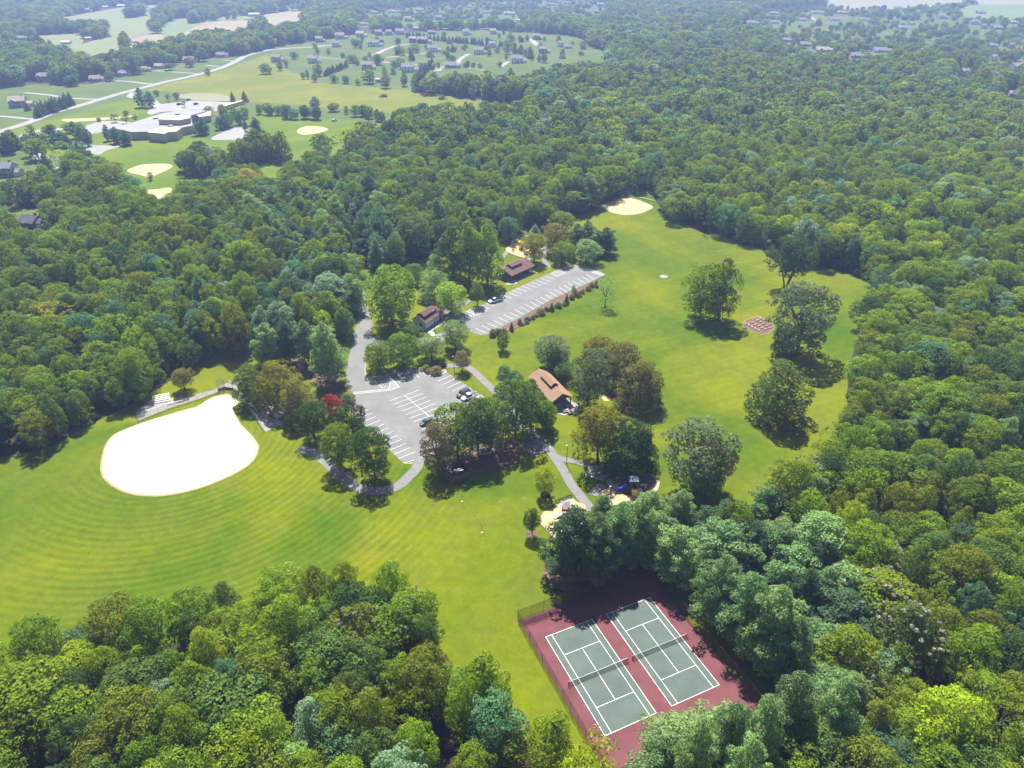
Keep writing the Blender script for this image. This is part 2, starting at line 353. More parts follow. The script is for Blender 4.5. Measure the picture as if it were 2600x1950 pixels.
# house plots cut out of the woods on the left
for p in (gs('O', [(-260,560),(60,590),(160,570),(330,660),(420,700),(470,760),(440,800),(380,900,0),(200,900,4),(60,880,6),(-260,900,6)]),
          gs('O', [(90,1050),(380,1040),(430,1130),(330,1230,4),(110,1225,4),(30,1215,3),(-60,1250,3),(-60,1130)])):
    CLEAR.append(p); sheet('house_plot', p, .05, M['yard'])
sheet('suburb_ground', gs('M', [(400,190),(480,100),(700,60),(900,40),(1300,10),(2100,-8),(2212,20),(2212,150),(2000,140),(1700,130),(1500,205),(1000,205)]), .04, M['yard'])
sheet('suburb_ground', gs('N', [(350,170),(480,80),(900,40),(1400,30),(2600,30),(2600,480),(2212,480),(1800,470),(1350,380),(1100,400),(800,360),(600,280)]), .04, M['yard'])
SUB = [gs('M', [(400,185),(480,90),(900,40),(1300,10),(2100,-12),(2212,20),(2212,150),(2000,140),(1750,150),(1500,205),(1000,205),(560,225)]),
       gs('N', [(350,170),(480,80),(900,40),(1400,30),(2600,30),(2600,500),(2212,500),(1800,470),(1350,385),(1100,400),(800,360),(600,280)])]

# ------------------------------------------------------------------ trees
def quads_mesh(name, C, N, size, tone, mat_, tri=None, elong=None):
    n = len(C); r = RNG.normal(size=(n, 3)); T = np.cross(N, r); T /= np.linalg.norm(T, axis=1)[:, None]+1e-9
    B = np.cross(N, T); a = size[:, None]*.5; b = a*(elong if elong is not None else 1)
    V = np.stack([C-T*b, C-B*a*.8+N*a*.12, C+T*b, C+B*a*.8+N*a*.12], 1).reshape(-1, 3)
    me = bpy.data.meshes.new(name); me.vertices.add(4*n); me.vertices.foreach_set('co', V.astype(np.float32).ravel())
    me.loops.add(4*n); me.loops.foreach_set('vertex_index', np.arange(4*n, dtype=np.int32))
    me.polygons.add(n); me.polygons.foreach_set('loop_start', np.arange(0, 4*n, 4, dtype=np.int32))
    at = me.attributes.new('tone', 'FLOAT', 'FACE'); at.data.foreach_set('value', tone.astype(np.float32))
    me.materials.append(mat_); me.update(calc_edges=True); return me
def sph(n):
    d = RNG.normal(size=(n, 3)); return d/np.linalg.norm(d, axis=1)[:, None]
def leaves(P, Rr, leaf, dens, jit=.42, needle=False, squash=1.0, tone_var=.16):
    """leaf faces over a set of clumps; faces buried in another clump are dropped"""
    Cs, Ns, To, Sz = [], [], [], []
    for k in range(len(P)):
        n = max(12, int(4*math.pi*Rr[k]**2*dens/leaf**2)); d = sph(n); d[:, 2] = np.where(d[:, 2] < -.35, -d[:, 2]*.6, d[:, 2])
        q = d*Rr[k]*RNG.uniform(.72, 1.12, (n, 1)); q[:, 2] *= squash
        c = P[k]+q; nn = d+RNG.normal(size=(n, 3))*jit; nn /= np.linalg.norm(nn, axis=1)[:, None]
        D = np.linalg.norm((c[:, None, :]-P[None, :, :])/np.array([1, 1, squash]), axis=2)/Rr[None, :]; D[:, k] = 9
        ok = D.min(1) > .74
        Cs.append(c[ok]); Ns.append(nn[ok]); m = ok.sum()
        To.append(np.full(m, RNG.uniform(1-tone_var, 1+tone_var))*RNG.uniform(.8, 1.2, m)); Sz.append(leaf*RNG.uniform(.6, 1.35, m))  # each clump and each leaf face gets a random tone
    return np.concatenate(Cs), np.concatenate(Ns), np.concatenate(Sz), np.concatenate(To)
def crown_mesh(name, shape, R=5.0, H=15.0, leaf=.5, dens=.85, seed=0, prr=(.6, 1.25)):
    global RNG
    RNG = np.random.default_rng(seed); P, Rr = [], []
    if shape == 'pine':
        nl = 9; z = H*.16
        for L in range(nl):
            t = L/(nl-1); rad = R*(1-t**2.5)**.75*RNG.uniform(.72, 1.12)+.9; nb = int(7-2.5*t)
            a0 = RNG.uniform(0, 6.28)
            for b in range(nb):
                a = a0+6.28*b/nb+RNG.normal()*.25; rr = rad*RNG.uniform(.6, 1.22)
                for s in np.arange(.35, 1.01, .22):
                    P.append((math.cos(a)*rr*s+RNG.normal()*.25, math.sin(a)*rr*s+RNG.normal()*.25, z+s*s*.9+RNG.normal()*.15)); Rr.append(RNG.uniform(.8, 1.3)*(1.15-.2*t))
            z += H*.76/nl*RNG.uniform(.9, 1.1)
        P.append((0, 0, H-.7)); Rr.append(.7); P = np.array(P); Rr = np.array(Rr)
        C, N, S_, T_ = leaves(P, Rr, leaf*.8, dens, .6, squash=.62, tone_var=.14); el = RNG.uniform(.9, 1.9, (len(C), 1))
        # dark inner needles close to the trunk
        return quads_mesh(name, C, N, S_, T_, M['needle'], elong=el)
    if shape == 'cone':        # spruce or cedar
        for L in range(30):
            t = (L/29)**.95; rad = R*(1-t)**.85*RNG.uniform(.85, 1.05)+.15
            for b in range(max(1, int(10*(1-t))+1)):
                a = RNG.uniform(0, 6.28); k = RNG.uniform(.5, .85); P.append((math.cos(a)*rad*k, math.sin(a)*rad*k, H*(.05+.91*t))); Rr.append(.6+.9*(1-t))
        P = np.array(P); Rr = np.array(Rr); C, N, S_, T_ = leaves(P, Rr, leaf*.7, dens, .5, squash=.9, tone_var=.1)
        return quads_mesh(name, C, N, S_, T_, M['needle'], elong=RNG.uniform(1, 1.6, (len(C), 1)))
    zb = {'round': .13, 'oval': .08, 'dome': .0, 'spread': .30, 'lobes': .10, 'open': .25, 'vase': .30}[shape]
    n = {'open': 85, 'lobes': 185, 'dome': 175, 'oval': 175, 'round': 170, 'spread': 185, 'vase': 150}[shape]
    ph = RNG.uniform(0, 6.28, 6); am = RNG.uniform(.05, .14, 6)
    lob = [(RNG.uniform(0, 6.28), RNG.uniform(.25, .85)) for _ in range(4)]
    while len(P) < n:
        u = RNG.uniform(); a = RNG.uniform(0, 6.28); t = 1-(1-u)**.8 if shape == 'dome' else u
        if shape == 'oval': pr_ = math.sin(math.pi*min(1, (t*.92+.1)))**.6*(1-.25*t)
        elif shape == 'dome': pr_ = math.sqrt(max(0, 1-t**2.2))
        elif shape == 'spread': pr_ = math.sqrt(max(0, 1-(t*.95)**3))*(.6+.4*min(1, t*3))
        elif shape == 'vase': pr_ = (.35+.75*t if t < .7 else math.sqrt(max(0, 1-((t-.7)/.3)**2))*.88)
        else: pr_ = math.sqrt(max(0, 1-(2*t-1)**2)) if t > .45 else math.sqrt(max(0, 1-(2*.45-1)**2))*(.62+.38*t/.45)
        f = 1+sum(am[k]*math.sin((k+1)*a+ph[k]+3*t) for k in range(6))
        pr = RNG.uniform(*prr)*(.8 if shape == 'open' else 1.15 if shape == 'dome' else 1)
        inn = 1 if RNG.uniform() < .72 else RNG.uniform(.2, .8)
        r = max(0, R*pr_*f-pr*.75)*inn; z = H*(zb+(1-zb)*t)
        if shape == 'lobes':
            k = int(a/6.28*4) % 4; z *= (.86+.14*lob[k][1]*1.2)
        z = min(z, H-pr*.8); z = max(z, pr*.7)
        P.append((math.cos(a)*r, math.sin(a)*r, z)); Rr.append(pr)
    P = np.array(P); Rr = np.array(Rr)
    C, N, S_, T_ = leaves(P, Rr, leaf, dens*(.6 if shape == 'open' else 1))
    return quads_mesh(name, C, N, S_, T_, M['leaf'])
def trunk_mesh(name, H=15.0, r=.26, seed=0, multi=False, straight=False):
    rr = random.Random(seed); m = MB()
    if straight:
        m.bar((0,0,-.3), (0,0,H*.5), r, 6, r*.6); m.bar((0,0,H*.5), (0,0,H*.97), r*.6, 5, .05)
        for k in range(16):
            z = H*(.2+.045*k); a = k*2.4; L = 3.9*(1-(k/17))**.8; m.bar((0,0,z), (math.cos(a)*L, math.sin(a)*L, z+.7), .07, 4, .03)
    else:
        st = [(0, 0)] if not multi else [(-.35, 0), (.3, .2), (.05, -.35)]
        for (ax, ay) in st:
            top = (ax*5, ay*5, H*.42) if multi else (rr.uniform(-.3, .3), rr.uniform(-.3, .3), H*.36)
            m.bar((ax, ay, -.3), (ax*1.1, ay*1.1, H*.06), r*1.35*(.7 if multi else 1), 7, r*(.7 if multi else 1)); m.bar((ax*1.1, ay*1.1, H*.06), top, r*(.7 if multi else 1), 7, r*.55)
            for k in range(5 if multi else 8):
                a = rr.uniform(0, 6.28); L = rr.uniform(1.8, 3.6); e = (top[0]+math.cos(a)*L, top[1]+math.sin(a)*L, top[2]+H*rr.uniform(.14, .42))
                z0 = top[2]*rr.uniform(.75, 1.0); b = (top[0]*z0/top[2], top[1]*z0/top[2], z0); m.bar(b, e, r*.42, 5, .05)
                for _ in range(2):
                    a2 = a+rr.uniform(-1, 1); md = tuple(b[i]*.5+e[i]*.5 for i in range(3)); m.bar(md, (md[0]+math.cos(a2)*1.6, md[1]+math.sin(a2)*1.6, md[2]+1.6), .07, 4, .03)
    return m.mesh(name, M['bark'])
CR = {}
def crowns():
    sid = 1
    for sh, n in (('round', 3), ('oval', 2), ('dome', 3), ('spread', 2), ('lobes', 3), ('open', 2), ('vase', 1), ('pine', 4), ('cone', 2)):
        CR[sh] = [crown_mesh('crown_'+sh, sh, seed=sid+k, leaf=(.40 if sh in ('pine', 'cone') else .38)) for k in range(n)]; sid += 10
        CR[sh+'_far'] = [crown_mesh('crown_far_'+sh, sh, seed=sid+k, leaf=(.85 if sh in ('pine', 'cone') else .95), dens=.8) for k in range(max(2, min(n, 3)))]; sid += 10
crowns()
TR = dict(std=[trunk_mesh('trunk', seed=k) for k in range(3)], multi=[trunk_mesh('trunk_multi', seed=9+k, multi=True) for k in range(2)], pine=[trunk_mesh('trunk_pine', seed=20, straight=True)])
C_ = dict(green=(.118,.182,.016), bright=(.150,.215,.014), lime=(.205,.285,.03), dark=(.046,.086,.020), blue=(.085,.165,.075), silver=(.17,.25,.14), olive=(.135,.165,.018),
          yellow=(.30,.30,.02), ygreen=(.215,.275,.010), rust=(.122,.116,.028), brown=(.17,.145,.065), red=(.25,.060,.045), pine=(.130,.205,.078), pinel=(.185,.275,.100), pined=(.066,.115,.052),
          grey=(.115,.15,.062), pale=(.18,.26,.085), orange=(.20,.18,.04), gold=(.17,.17,.014), mid=(.088,.138,.028), teal=(.075,.155,.075))
for _k in C_: C_[_k] = tuple(min(.5, c*1.34) for c in C_[_k])
def tree(name, x, y, Ht, R, shape, col, label, group=None, trunk='std', seed=None, cat='tree', far=False):
    seed = int(abs(x*13.7+y*7.3)) if seed is None else int(seed); x, y, Ht, R = float(x), float(y), float(Ht), float(R)
    rt = empty(name, (x, y, 0), (seed*1.7) % 6.28, label=label, cat=cat, group=group)
    rt.scale = (R/5, R/5, Ht/15)
    ms = CR[shape+('_far' if far else '')]; c = link('crown', ms[seed % len(ms)], rt)
    jit = random.Random(seed); cc = C_[col] if isinstance(col, str) else col
    f = jit.uniform(.93, 1.07); c.color = (cc[0]*f, cc[1]*f, cc[2]*f, 1)
    if shape not in ('dome',) or trunk != 'std':
        tk = TR[trunk if shape not in ('pine', 'cone') else 'pine']; link('trunk', tk[seed % len(tk)], rt)
    return rt
def ptree(f, bx, by, tx, ty, w, shape, col, label, name='broadleaf_tree', **k):
    (u, v), (tu, tv) = px(f, bx, by), px(f, tx, ty); x, y = G(u, v); Ht = hgt(x, y, tv)
    sc = F/((y*cp-(Ht*.6-CH)*sp)); R = w/FR[f][2]/sc/2
    return tree(name, x, y, Ht, R*1.02, shape, col, label, **k)

# trees that stand alone or in small groups in the park ---------------------------------------
PT = [
 ('T',1157,1085,1140,958,140,'spread','rust','small rusty olive tree on the grass behind the diamond bleachers'),
 ('T',1198,935,1195,760,150,'oval','mid','slim dark green tree at the wood edge above the rusty olive tree'),
 ('T',1345,850,1335,628,175,'dome','ygreen','yellow-green rounded tree beside the track, left of a darker twin'),
 ('T',1490,845,1440,548,210,'dome','olive','yellow-topped olive tree between the yellow-green tree and the pines'),
 ('E',1095,420,1120,180,190,'dome','mid','dark olive shrubby tree next to the backstop'),
 ('E',1265,450,1265,175,290,'dome','gold','broad golden-olive tree behind the shaded bleachers'),
 ('E',1380,530,1380,290,235,'dome','rust','rusty orange-brown rounded tree right of the golden-olive tree'),
 ('E',1590,500,1572,372,112,'lobes','red','small scarlet-leaved tree beside the parking lot entrance'),
 ('E',1475,650,1470,430,200,'round','dark','dark green linden left of the parking lot, nearest the scarlet tree'),
 ('E',1715,650,1705,450,200,'round','dark','dark green linden at the edge of the left row of parking bays'),
 ('E',1640,830,1620,575,215,'round','green','green linden inside the bend of the loop path, left of the biggest one'),
 ('E',1850,900,1850,600,245,'round','dark','biggest dark green linden inside the bend of the loop path'),
 ('F',815,955,800,150,720,'lobes','green','huge bright green tree between the entrance road and the restroom hut'),
 ('F',1130,390,1080,120,300,'round','mid','dark tree with golden top behind the huge bright green tree'),
 ('F',1425,610,1415,215,420,'dome','pale','pale green soft-crowned tree behind the lime tree at the restroom hut'),
 ('F',1640,815,1610,392,440,'round','lime','bright lime-green round tree right behind the restroom hut'),
 ('F',2000,690,2030,370,185,'spread','olive','small olive tree with bare stems beside the upper car park walk'),
 ('F',1790,490,1790,335,150,'open','rust','small thin russet tree behind the lime-green tree'),
 ('F',1690,1300,1660,930,380,'round','pale','pale green airy tree in front of the restroom hut'),
 ('F',1795,1615,1780,1350,240,'spread','brown','small brownish round-headed tree at the start of the footpath'),
 ('F',640,1610,560,1240,400,'round','green','green tree with brown tips at the left end of the parking island'),
 ('F',970,1540,930,1110,430,'round','green','tall green tree in the middle of the parking island'),
 ('F',1100,1265,1090,970,300,'round','mid','green tree touching the front of the restroom hut'),
 ('F',1360,1440,1340,1150,380,'spread','pale','grey-green feathery tree at the right end of the parking island'),
 ('G',565,570,545,100,350,'oval','mid','left one of three tall sycamores behind the brown pavilion'),
 ('G',705,620,745,55,330,'oval','bright','middle and tallest of three sycamores behind the brown pavilion'),
 ('G',880,640,880,80,340,'oval','green','right one of three tall sycamores overhanging the brown pavilion'),
 ('G',395,560,400,350,140,'dome','pale','low pale green tree on the left foot of the sycamores'),
 ('G',230,370,180,-10,320,'lobes','mid','tall dark-sided green tree by the grass track left of the sycamores'),
 ('G',1075,225,1080,8,195,'round','blue','blue-green round tree above the far yellow playground'),
 ('G',1320,170,1320,68,120,'cone','silver','small silvery-blue spruce behind the far playground','spruce_tree'),
 ('G',1412,125,1412,0,100,'cone','pined','narrow dark conifer behind the orange-tinted trees','spruce_tree'),
 ('G',1560,150,1560,-50,230,'lobes','bright','bright green tree at the wood edge beyond the far playground'),
 ('G',1312,432,1310,165,235,'round','gold','yellow-brown tree standing at the end of the brown pavilion'),
 ('G',1490,340,1500,72,250,'round','orange','orange-tinted tree right of the far playground'),
 ('G',1560,440,1560,250,200,'round','green','green tree below the orange-tinted tree at the car park corner'),
 ('G',1655,400,1655,262,130,'dome','bright','small bright green bush-like tree beside the pale rounded tree'),
 ('G',1800,425,1825,222,240,'round','pale','pale green rounded tree at the far corner of the upper car park'),
 ('G',1710,300,1690,55,190,'pine','pine','blue-green pine, leftmost in the clump at the upper car park','pine_tree'),
 ('G',1800,320,1790,28,210,'pine','pine','tallest blue-green pine in the clump at the upper car park','pine_tree'),
 ('G',1880,350,1870,110,190,'pine','pinel','pale blue-green pine between the tallest one and the dark one','pine_tree'),
 ('G',1975,350,1990,92,215,'pine','pined','dark blue-green pine, rightmost in the clump at the upper car park','pine_tree'),
 ('G',1975,845,1985,585,190,'open','pale','thin pale young tree alone on the grass right of the planted strip'),
 ('G',1020,1255,1020,1088,122,'round','mid','small round green tree alone on the lawn below the planted strip'),
 ('I',330,440,385,182,300,'round','grey','grey-green tree behind the tan-roofed pavilion'),
 ('I',385,450,385,288,175,'round','olive','yellow-green tree in front of the grey-green one by the tan pavilion'),
 ('I',440,540,420,395,190,'round','mid','low green tree against the roof of the tan-roofed pavilion'),
 ('I',725,420,720,180,285,'dome','gold','dark golden-green tree at the back of the russet clump'),
 ('I',640,770,640,310,350,'round','grey','brown-tinged green tree on a clear trunk right of the tan pavilion'),
 ('I',930,590,925,255,430,'dome','rust','large russet-brown domed tree on the big field, back half of its pair'),
 ('I',1080,748,1082,395,400,'dome','rust','russet-brown domed tree with a shadow on the big field'),
 ('I',285,935,290,735,175,'round','green','small green tree in front of the tan-roofed pavilion'),
 ('H',965,1295,900,860,300,'round','brown','thin brownish tree beside the bin enclosure'),
 ('H',1150,1160,1120,640,420,'lobes','green','tall green tree on the right edge of the lower car park'),
 ('H',1345,1130,1340,615,350,'round','mid','broad green tree over the far row of bays in the lower car park'),
 ('H',1460,1090,1440,600,330,'round','green','green tree in the grove between lower car park and picnic pad'),
 ('H',1690,975,1640,425,440,'lobes','mid','largest tree of the grove beside the footpath, on a thick trunk'),
 ('H',1840,880,1820,420,270,'oval','green','green tree of the grove nearest the tan-roofed pavilion'),
 ('H',1980,890,1990,635,185,'round','green','small green tree at the footpath edge of the grove'),
 ('H',1590,520,1575,298,150,'round','blue','small blue-green tree at the top of the grove beside the footpath'),
 ('H',1670,560,1665,352,190,'round','teal','round blue-green tree behind the largest grove tree'),
 ('I',720,1240,680,800,430,'spread','gold','spreading golden-olive tree over the end of the picnic path'),
 ('I',555,1150,560,960,160,'open','gold','low golden side crown left of the spreading golden-olive tree'),
 ('I',965,1290,975,885,430,'dome','dark','large dark green tree behind the picnic slab'),
 ('I',1095,1270,1095,985,230,'dome','dark','dark green tree right behind the blue slide playground'),
 ('I',1540,1490,1500,930,560,'round','grey','big grey-green tree with russet patches on the near edge of the big field'),
 ('I',1640,1480,1680,1090,380,'round','brown','russet-brown right half of the grey-green tree clump by the field'),
 ('I',277,1520,277,1288,160,'lobes','ygreen','small yellow-green tree alone on grass left of the footpath'),
 ('J',447,1140,455,872,180,'spread','dark','small feathery dark tree alone left of the near sand playground'),
 ('L',385,630,365,215,320,'lobes','bright','left half of the large bright green pair in the big field'),
 ('L',525,640,530,172,280,'oval','bright','right, taller half of the large bright green pair in the big field'),
 ('L',1038,395,1080,25,330,'spread','dark','dark vase-shaped tree with several bare stems at the field edge'),
 ('L',1120,900,1150,378,470,'round','grey','tall feathery grey-green tree beside the fitness plot in the field'),
 ('L',1010,880,1000,670,175,'dome','mid','low green tree at the foot of the feathery grey-green one'),
 ('L',945,1400,950,968,430,'dome','mid','round dull green tree in the near right of the big field'),
 ('O',1212,815,1210,752,44,'round','gold','tiny dark round tree in front of the school baseball infield'),
]
for r in PT:
    nm = r[9] if len(r) > 9 else 'broadleaf_tree'; k = {}
    if 'vase-shaped' in r[8] or 'bare stems' in r[8]: k['trunk'] = 'multi'
    ptree(*r[:9], name=nm, **k)
PP = [('T',1690,915,1660,655,195,'pinel','leftmost pine of the four beside the entrance road'),
      ('T',1812,908,1790,640,165,'pined','second from the left of the four pines beside the entrance road'),
      ('T',1930,915,1880,635,170,'pine','dark pine just left of the bright one beside the entrance road'),
      ('T',2060,1030,2050,650,235,'pinel','largest and brightest pine beside the entrance road'),
      ('K',590,190,560,-330,430,'pined','tall dark pine on a bare trunk at the tennis court gate corner'),
      ('K',760,180,740,-300,330,'pine','pine behind the gate-corner pine over the north end of the court'),
      ('K',920,110,900,-370,340,'pine','third pine along the north end of the court'),
      ('K',1080,60,1050,-420,330,'pinel','fourth pine along the north end of the court'),
      ('J',1230,1060,1190,690,330,'pine','pine between the two sand playgrounds'),
      ('J',1450,1110,1450,760,300,'pine','pine overhanging the blue slide playground on the left'),
      ('J',1760,1040,1720,640,380,'pinel','pale pine overhanging the blue slide playground on the right'),
      ('J',2090,1040,2060,620,380,'pinel','pale pine in front of the big grey-green tree'),
      ('K',1330,200,1370,-200,400,'pinel','pale pine at the far right corner of the tennis court'),
      ('K',1660,500,1700,20,400,'pine','pine over the far half of the right court fence'),
      ('K',1850,700,1900,160,420,'pine','pine halfway along the right court fence'),
      ('K',2030,850,2080,250,450,'pinel','largest pale pine leaning over the right court fence'),
      ('R',760,1240,790,900,220,'pine','pine behind the near end of the right court fence'),
      ('R',430,1760,420,1330,250,'pine','pine at the near corner hiding the court end'),
      ('R',590,1700,570,1290,240,'pinel','pale pine right of the one that hides the court end'),
      ('R',740,1560,745,1180,260,'pine','pine near the right corner of the court'),
      ('R',960,1560,950,1200,230,'pinel','pale pine farthest right of the clump below the court'),
      ('R',270,1840,260,1410,240,'pinel','leftmost pale pine of the clump at the court end'),
      ('R',500,1960,480,1480,260,'pinel','pale pine at the bottom edge below the court')]
for f, bx, by, tx, ty, w, col, lab in PP: ptree(f, bx, by, tx, ty, w, 'pine', col, lab, 'pine_tree', group='pines of the park')
hedge_d = [('F',1420,1640,200,95,'brown','dark red-brown clipped shrub at the car park corner'),('F',1285,1600,130,75,'olive','olive clipped shrub left of the dark red one'),
           ('F',1500,1540,160,90,'dark','grey-leaved shrub behind the clipped car park shrubs'),('E',1675,425,95,62,'grey','grey-green mound-shaped conifer beside the scarlet tree')]
for f, x, y, w, h, col, lab in hedge_d:
    x0, y0 = g(f, x, y); sc = F/((y0*cp+CH*sp)); tree('shrub', x0, y0, max(1.6, h/FR[f][2]/sc*1.05), w/FR[f][2]/sc/2, 'dome', col, lab, cat='shrub', group='shrubs at the car park')

# hedgerow and yard trees beyond the park ---------------------------------------------------
ROWS = [  # frame, from, to, count, height, radius, shape, colour, label, group
 ('O',(310,310),(570,215),11,11,4.2,'cone','pined','conifer in the dense dark hedge beside the main road','hedge of conifers by the road'),
 ('M',(780,265),(1430,330),26,9,3.4,'cone','pined','conifer in the long dark row between the far houses','long conifer row among the houses'),
 ('M',(205,535),(370,470),9,8,3.4,'cone','pined','conifer in the short dark row left of the far houses','short conifer row'),
 ('M',(835,585),(960,470),7,10,4,'cone','pined','dark conifer in the row beside the white far house','conifers beside the white far house'),
 ('C',(20,740),(180,745),5,8,3.6,'round','mid','tree at the left end of the row between meadow and ball field','tree row between meadow and ball field'),
 ('C',(230,760),(400,770),6,9.5,4.2,'round','blue','blue-green tree in the row between meadow and ball field','tree row between meadow and ball field'),
 ('C',(640,745),(740,760),4,9,4,'round','green','tree in the middle of the row between meadow and ball field','tree row between meadow and ball field'),
 ('C',(790,785),(1060,790),7,9,3.8,'oval','mid','tree at the right end of the row between meadow and ball field','tree row between meadow and ball field'),
 ('O',(1560,470),(1890,370),7,11,4.3,'oval','blue','blue-green tree right of the school building','trees right of the school'),
 ('O',(1700,300),(1960,320),5,8.5,3.8,'round','mid','tree behind the school bus bay','trees behind the school'),
 ('O',(270,560),(640,540),7,10,4.2,'oval','teal','tree between the school drive and the left car park','trees left of the school'),
 ('O',(640,480),(1060,540),8,10.5,4.2,'oval','teal','tree in front of the left wing of the school','trees in front of the school'),
 ('O',(300,470),(600,430),5,8,3.6,'round','mid','small tree between school drive and main road','trees left of the school'),
 ('O',(1130,235),(1200,235),2,15,5,'oval','blue','tall tree beside the school road entrance','trees at the school entrance'),
 ('O',(20,590),(130,570),2,11,4.4,'cone','pined','dark conifer at the far left below the road','left edge conifers'),
 ('P',(380,590),(540,600),4,11,5,'round','blue','tree around the leftmost far house','trees by the left houses'),
 ('P',(700,560),(790,570),2,10,5,'round','mid','tree right of the hipped-roof far house','trees by the left houses'),
]
rowk = 0
def ORD(i, n):
    w = ['leftmost', 'second', 'third', 'fourth', 'fifth', 'sixth', 'seventh', 'eighth', 'ninth', 'tenth', 'eleventh', 'twelfth', 'thirteenth']
    if i < (n+1)//2: return w[i]+('' if i == 0 else ' from left')
    return 'rightmost' if i == n-1 else w[n-1-i]+' from right'
for f, a, b, n, Ht, R, sh, col, lab, grp in ROWS:
    A, Bq = g(f, *a), g(f, *b); rr = random.Random(rowk); rowk += 1
    for i in range(n):
        t = i/max(1, n-1); w = .6 if sh == 'cone' and n > 6 else 2.5
        if f in 'MOPC' and col == 'mid': col = 'green'
        x = A[0]+(Bq[0]-A[0])*t+rr.gauss(0, w); y = A[1]+(Bq[1]-A[1])*t+rr.gauss(0, w)
        tree('conifer' if sh == 'cone' else 'field_tree', x, y, Ht*rr.uniform(.85, 1.15), R*rr.uniform(.85, 1.15), sh, col, lab+', '+ORD(i, n), group=grp, far=(y > 450))
YT = [('O',1870,180,45,85,'cone','dark','left one of two cone-shaped trees at the edge of the yellow meadow'),('O',1967,188,65,95,'cone','dark','right one of two cone-shaped trees at the edge of the yellow meadow'),
 ('O',1012,295,45,40,'round','dark','small dark tree on the grass between the school and the road'),('O',795,345,36,32,'round','dark','tiny dark tree at the left car park of the school'),
 ('O',1420,165,45,55,'round','dark','small round tree at the back of the school car park'),('O',1262,140,40,50,'round','mid','left small tree at the top of the school car park'),
 ('O',1355,180,45,60,'open','olive','thin tree in the school car park'),('O',1480,230,35,55,'open','olive','thin yellowish tree beside the school car park cars'),
 ('O',925,350,60,70,'open','gold','thin yellowish tree, left one before the school front'),('O',1015,360,60,70,'open','gold','thin yellowish tree, middle one before the school front'),('O',1090,345,50,60,'open','gold','thin yellowish tree, right one before the school front'),
 ('O',2065,470,110,170,'pine','pined','dark spreading pine at the end of the paved play court'),('O',1970,400,50,80,'cone','dark','dark cone tree beside the paved play court'),
 ('P',1462,530,42,50,'round','dark','small round tree on the verge of the main road'),('P',1870,518,85,70,'round','dark','dark round tree in the meadow before the first white house'),
 ('P',1968,495,45,65,'round','dark','dark tree in front of the first far house'),('P',2013,470,36,55,'oval','orange','small orange-leaved tree beside the first far house'),('P',2065,415,55,50,'round','dark','dark shrubby tree between the two first far houses'),
 ('P',1425,430,85,90,'round','teal','bright teal-green tree on the woodland edge by the road'),('P',1335,468,80,65,'round','brown','brownish tree before the low far house'),('P',1190,495,80,50,'spread','grey','grey spreading tree before the tan-roofed far house'),
 ('P',1210,455,95,75,'round','mid','round green tree at the front of the wood beside the tan far house'),('P',960,520,90,60,'round','mid','tree before the third far house from the left'),('P',2128,556,35,50,'round','mid','left of two thin trees at the top left of the meadow'),
 ('P',2160,556,30,70,'oval','mid','right of two thin trees at the top left of the meadow'),('O',225,255,60,75,'cone','dark','dark conifer beside the big house by the road'),('O',90,600,110,170,'round','dark','dark tree at the left edge below the main road'),
 ('M',140,575,45,60,'round','blue','small tree on the meadow edge, leftmost below the row'),('M',272,580,55,55,'round','blue','small dark tree on the green slope, left'),('M',352,585,55,55,'round','blue','small dark tree on the green slope, right'),
 ('M',440,598,35,42,'round','mid','little bush on the upper meadow edge'),('M',520,585,90,100,'round','mid','pale green tree on the upper meadow edge'),('M',635,618,75,90,'round','brown','olive tree on the upper meadow edge'),
 ('M',768,605,60,95,'oval','blue','blue-green tree below the white two-gabled far house'),('M',168,535,60,90,'oval','pale','pale tree left of the short conifer row'),('M',430,335,60,60,'round','dark','dark round tree beside a white far house'),
 ('M',580,455,70,75,'round','dark','dark round tree beside the tan far house'),('M',400,440,85,55,'round','dark','dark broad tree left of the tan far house'),('M',735,385,80,65,'round','mid','tree in the middle of the far lawns'),
 ('M',840,370,80,65,'round','mid','tree below the big tan-roofed far house'),('M',1105,365,45,60,'cone','dark','small dark conifer on the far lawn'),('M',1185,355,35,35,'round','olive','little olive tree on the far lawn'),
 ('M',1745,440,50,60,'round','dark','dark round tree right of the white far house'),('M',1480,415,25,30,'oval','dark','tiny dark tree left of the white far house'),('M',2015,340,40,50,'round','mid','small tree on the green knoll at right'),
 ('M',1875,410,50,30,'dome','mid','low bush on the far right lawn'),('M',945,400,60,40,'dome','mid','low bush below the white far house'),('M',815,418,28,32,'round','mid','tiny tree on the middle far lawn'),
 ('M',1210,470,35,45,'round','mid','small tree on the drive edge of the far lawn'),('M',1250,478,32,40,'round','mid','second small tree on the drive edge of the far lawn'),('M',1295,482,32,38,'round','mid','third small tree on the drive edge of the far lawn'),
 ('M',1510,305,65,60,'round','dark','dark round tree among the right far houses'),('M',1490,380,60,75,'round','blue','blue-green tree in front of the right far houses'),('M',1540,385,55,85,'oval','dark','dark tall tree in front of the right far houses'),
 ('M',1650,410,60,90,'cone','dark','dark conifer right of the far white house'),('M',1585,355,40,50,'cone','dark','small dark conifer among the right far houses'),('M',1345,375,55,55,'round','dark','dark tree right of the white porch house'),('M',1420,372,45,40,'round','olive','olive bush between two far houses'),
 ('C',825,625,50,18,'dome','olive','low bush in the yellow meadow, left'),('C',1200,640,48,30,'dome','mid','low bush in the yellow meadow near the wood'),('C',1195,685,50,18,'dome','mid','low bush in the yellow meadow, lowest'),
 ('C',585,735,36,50,'round','mid','single tree in the gap of the row beside the ball field'),('C',385,700,80,75,'oval','blue','tall blue-green tree behind the row at the ball field'),('C',500,720,70,55,'round','mid','tree pair behind the row at the ball field')]
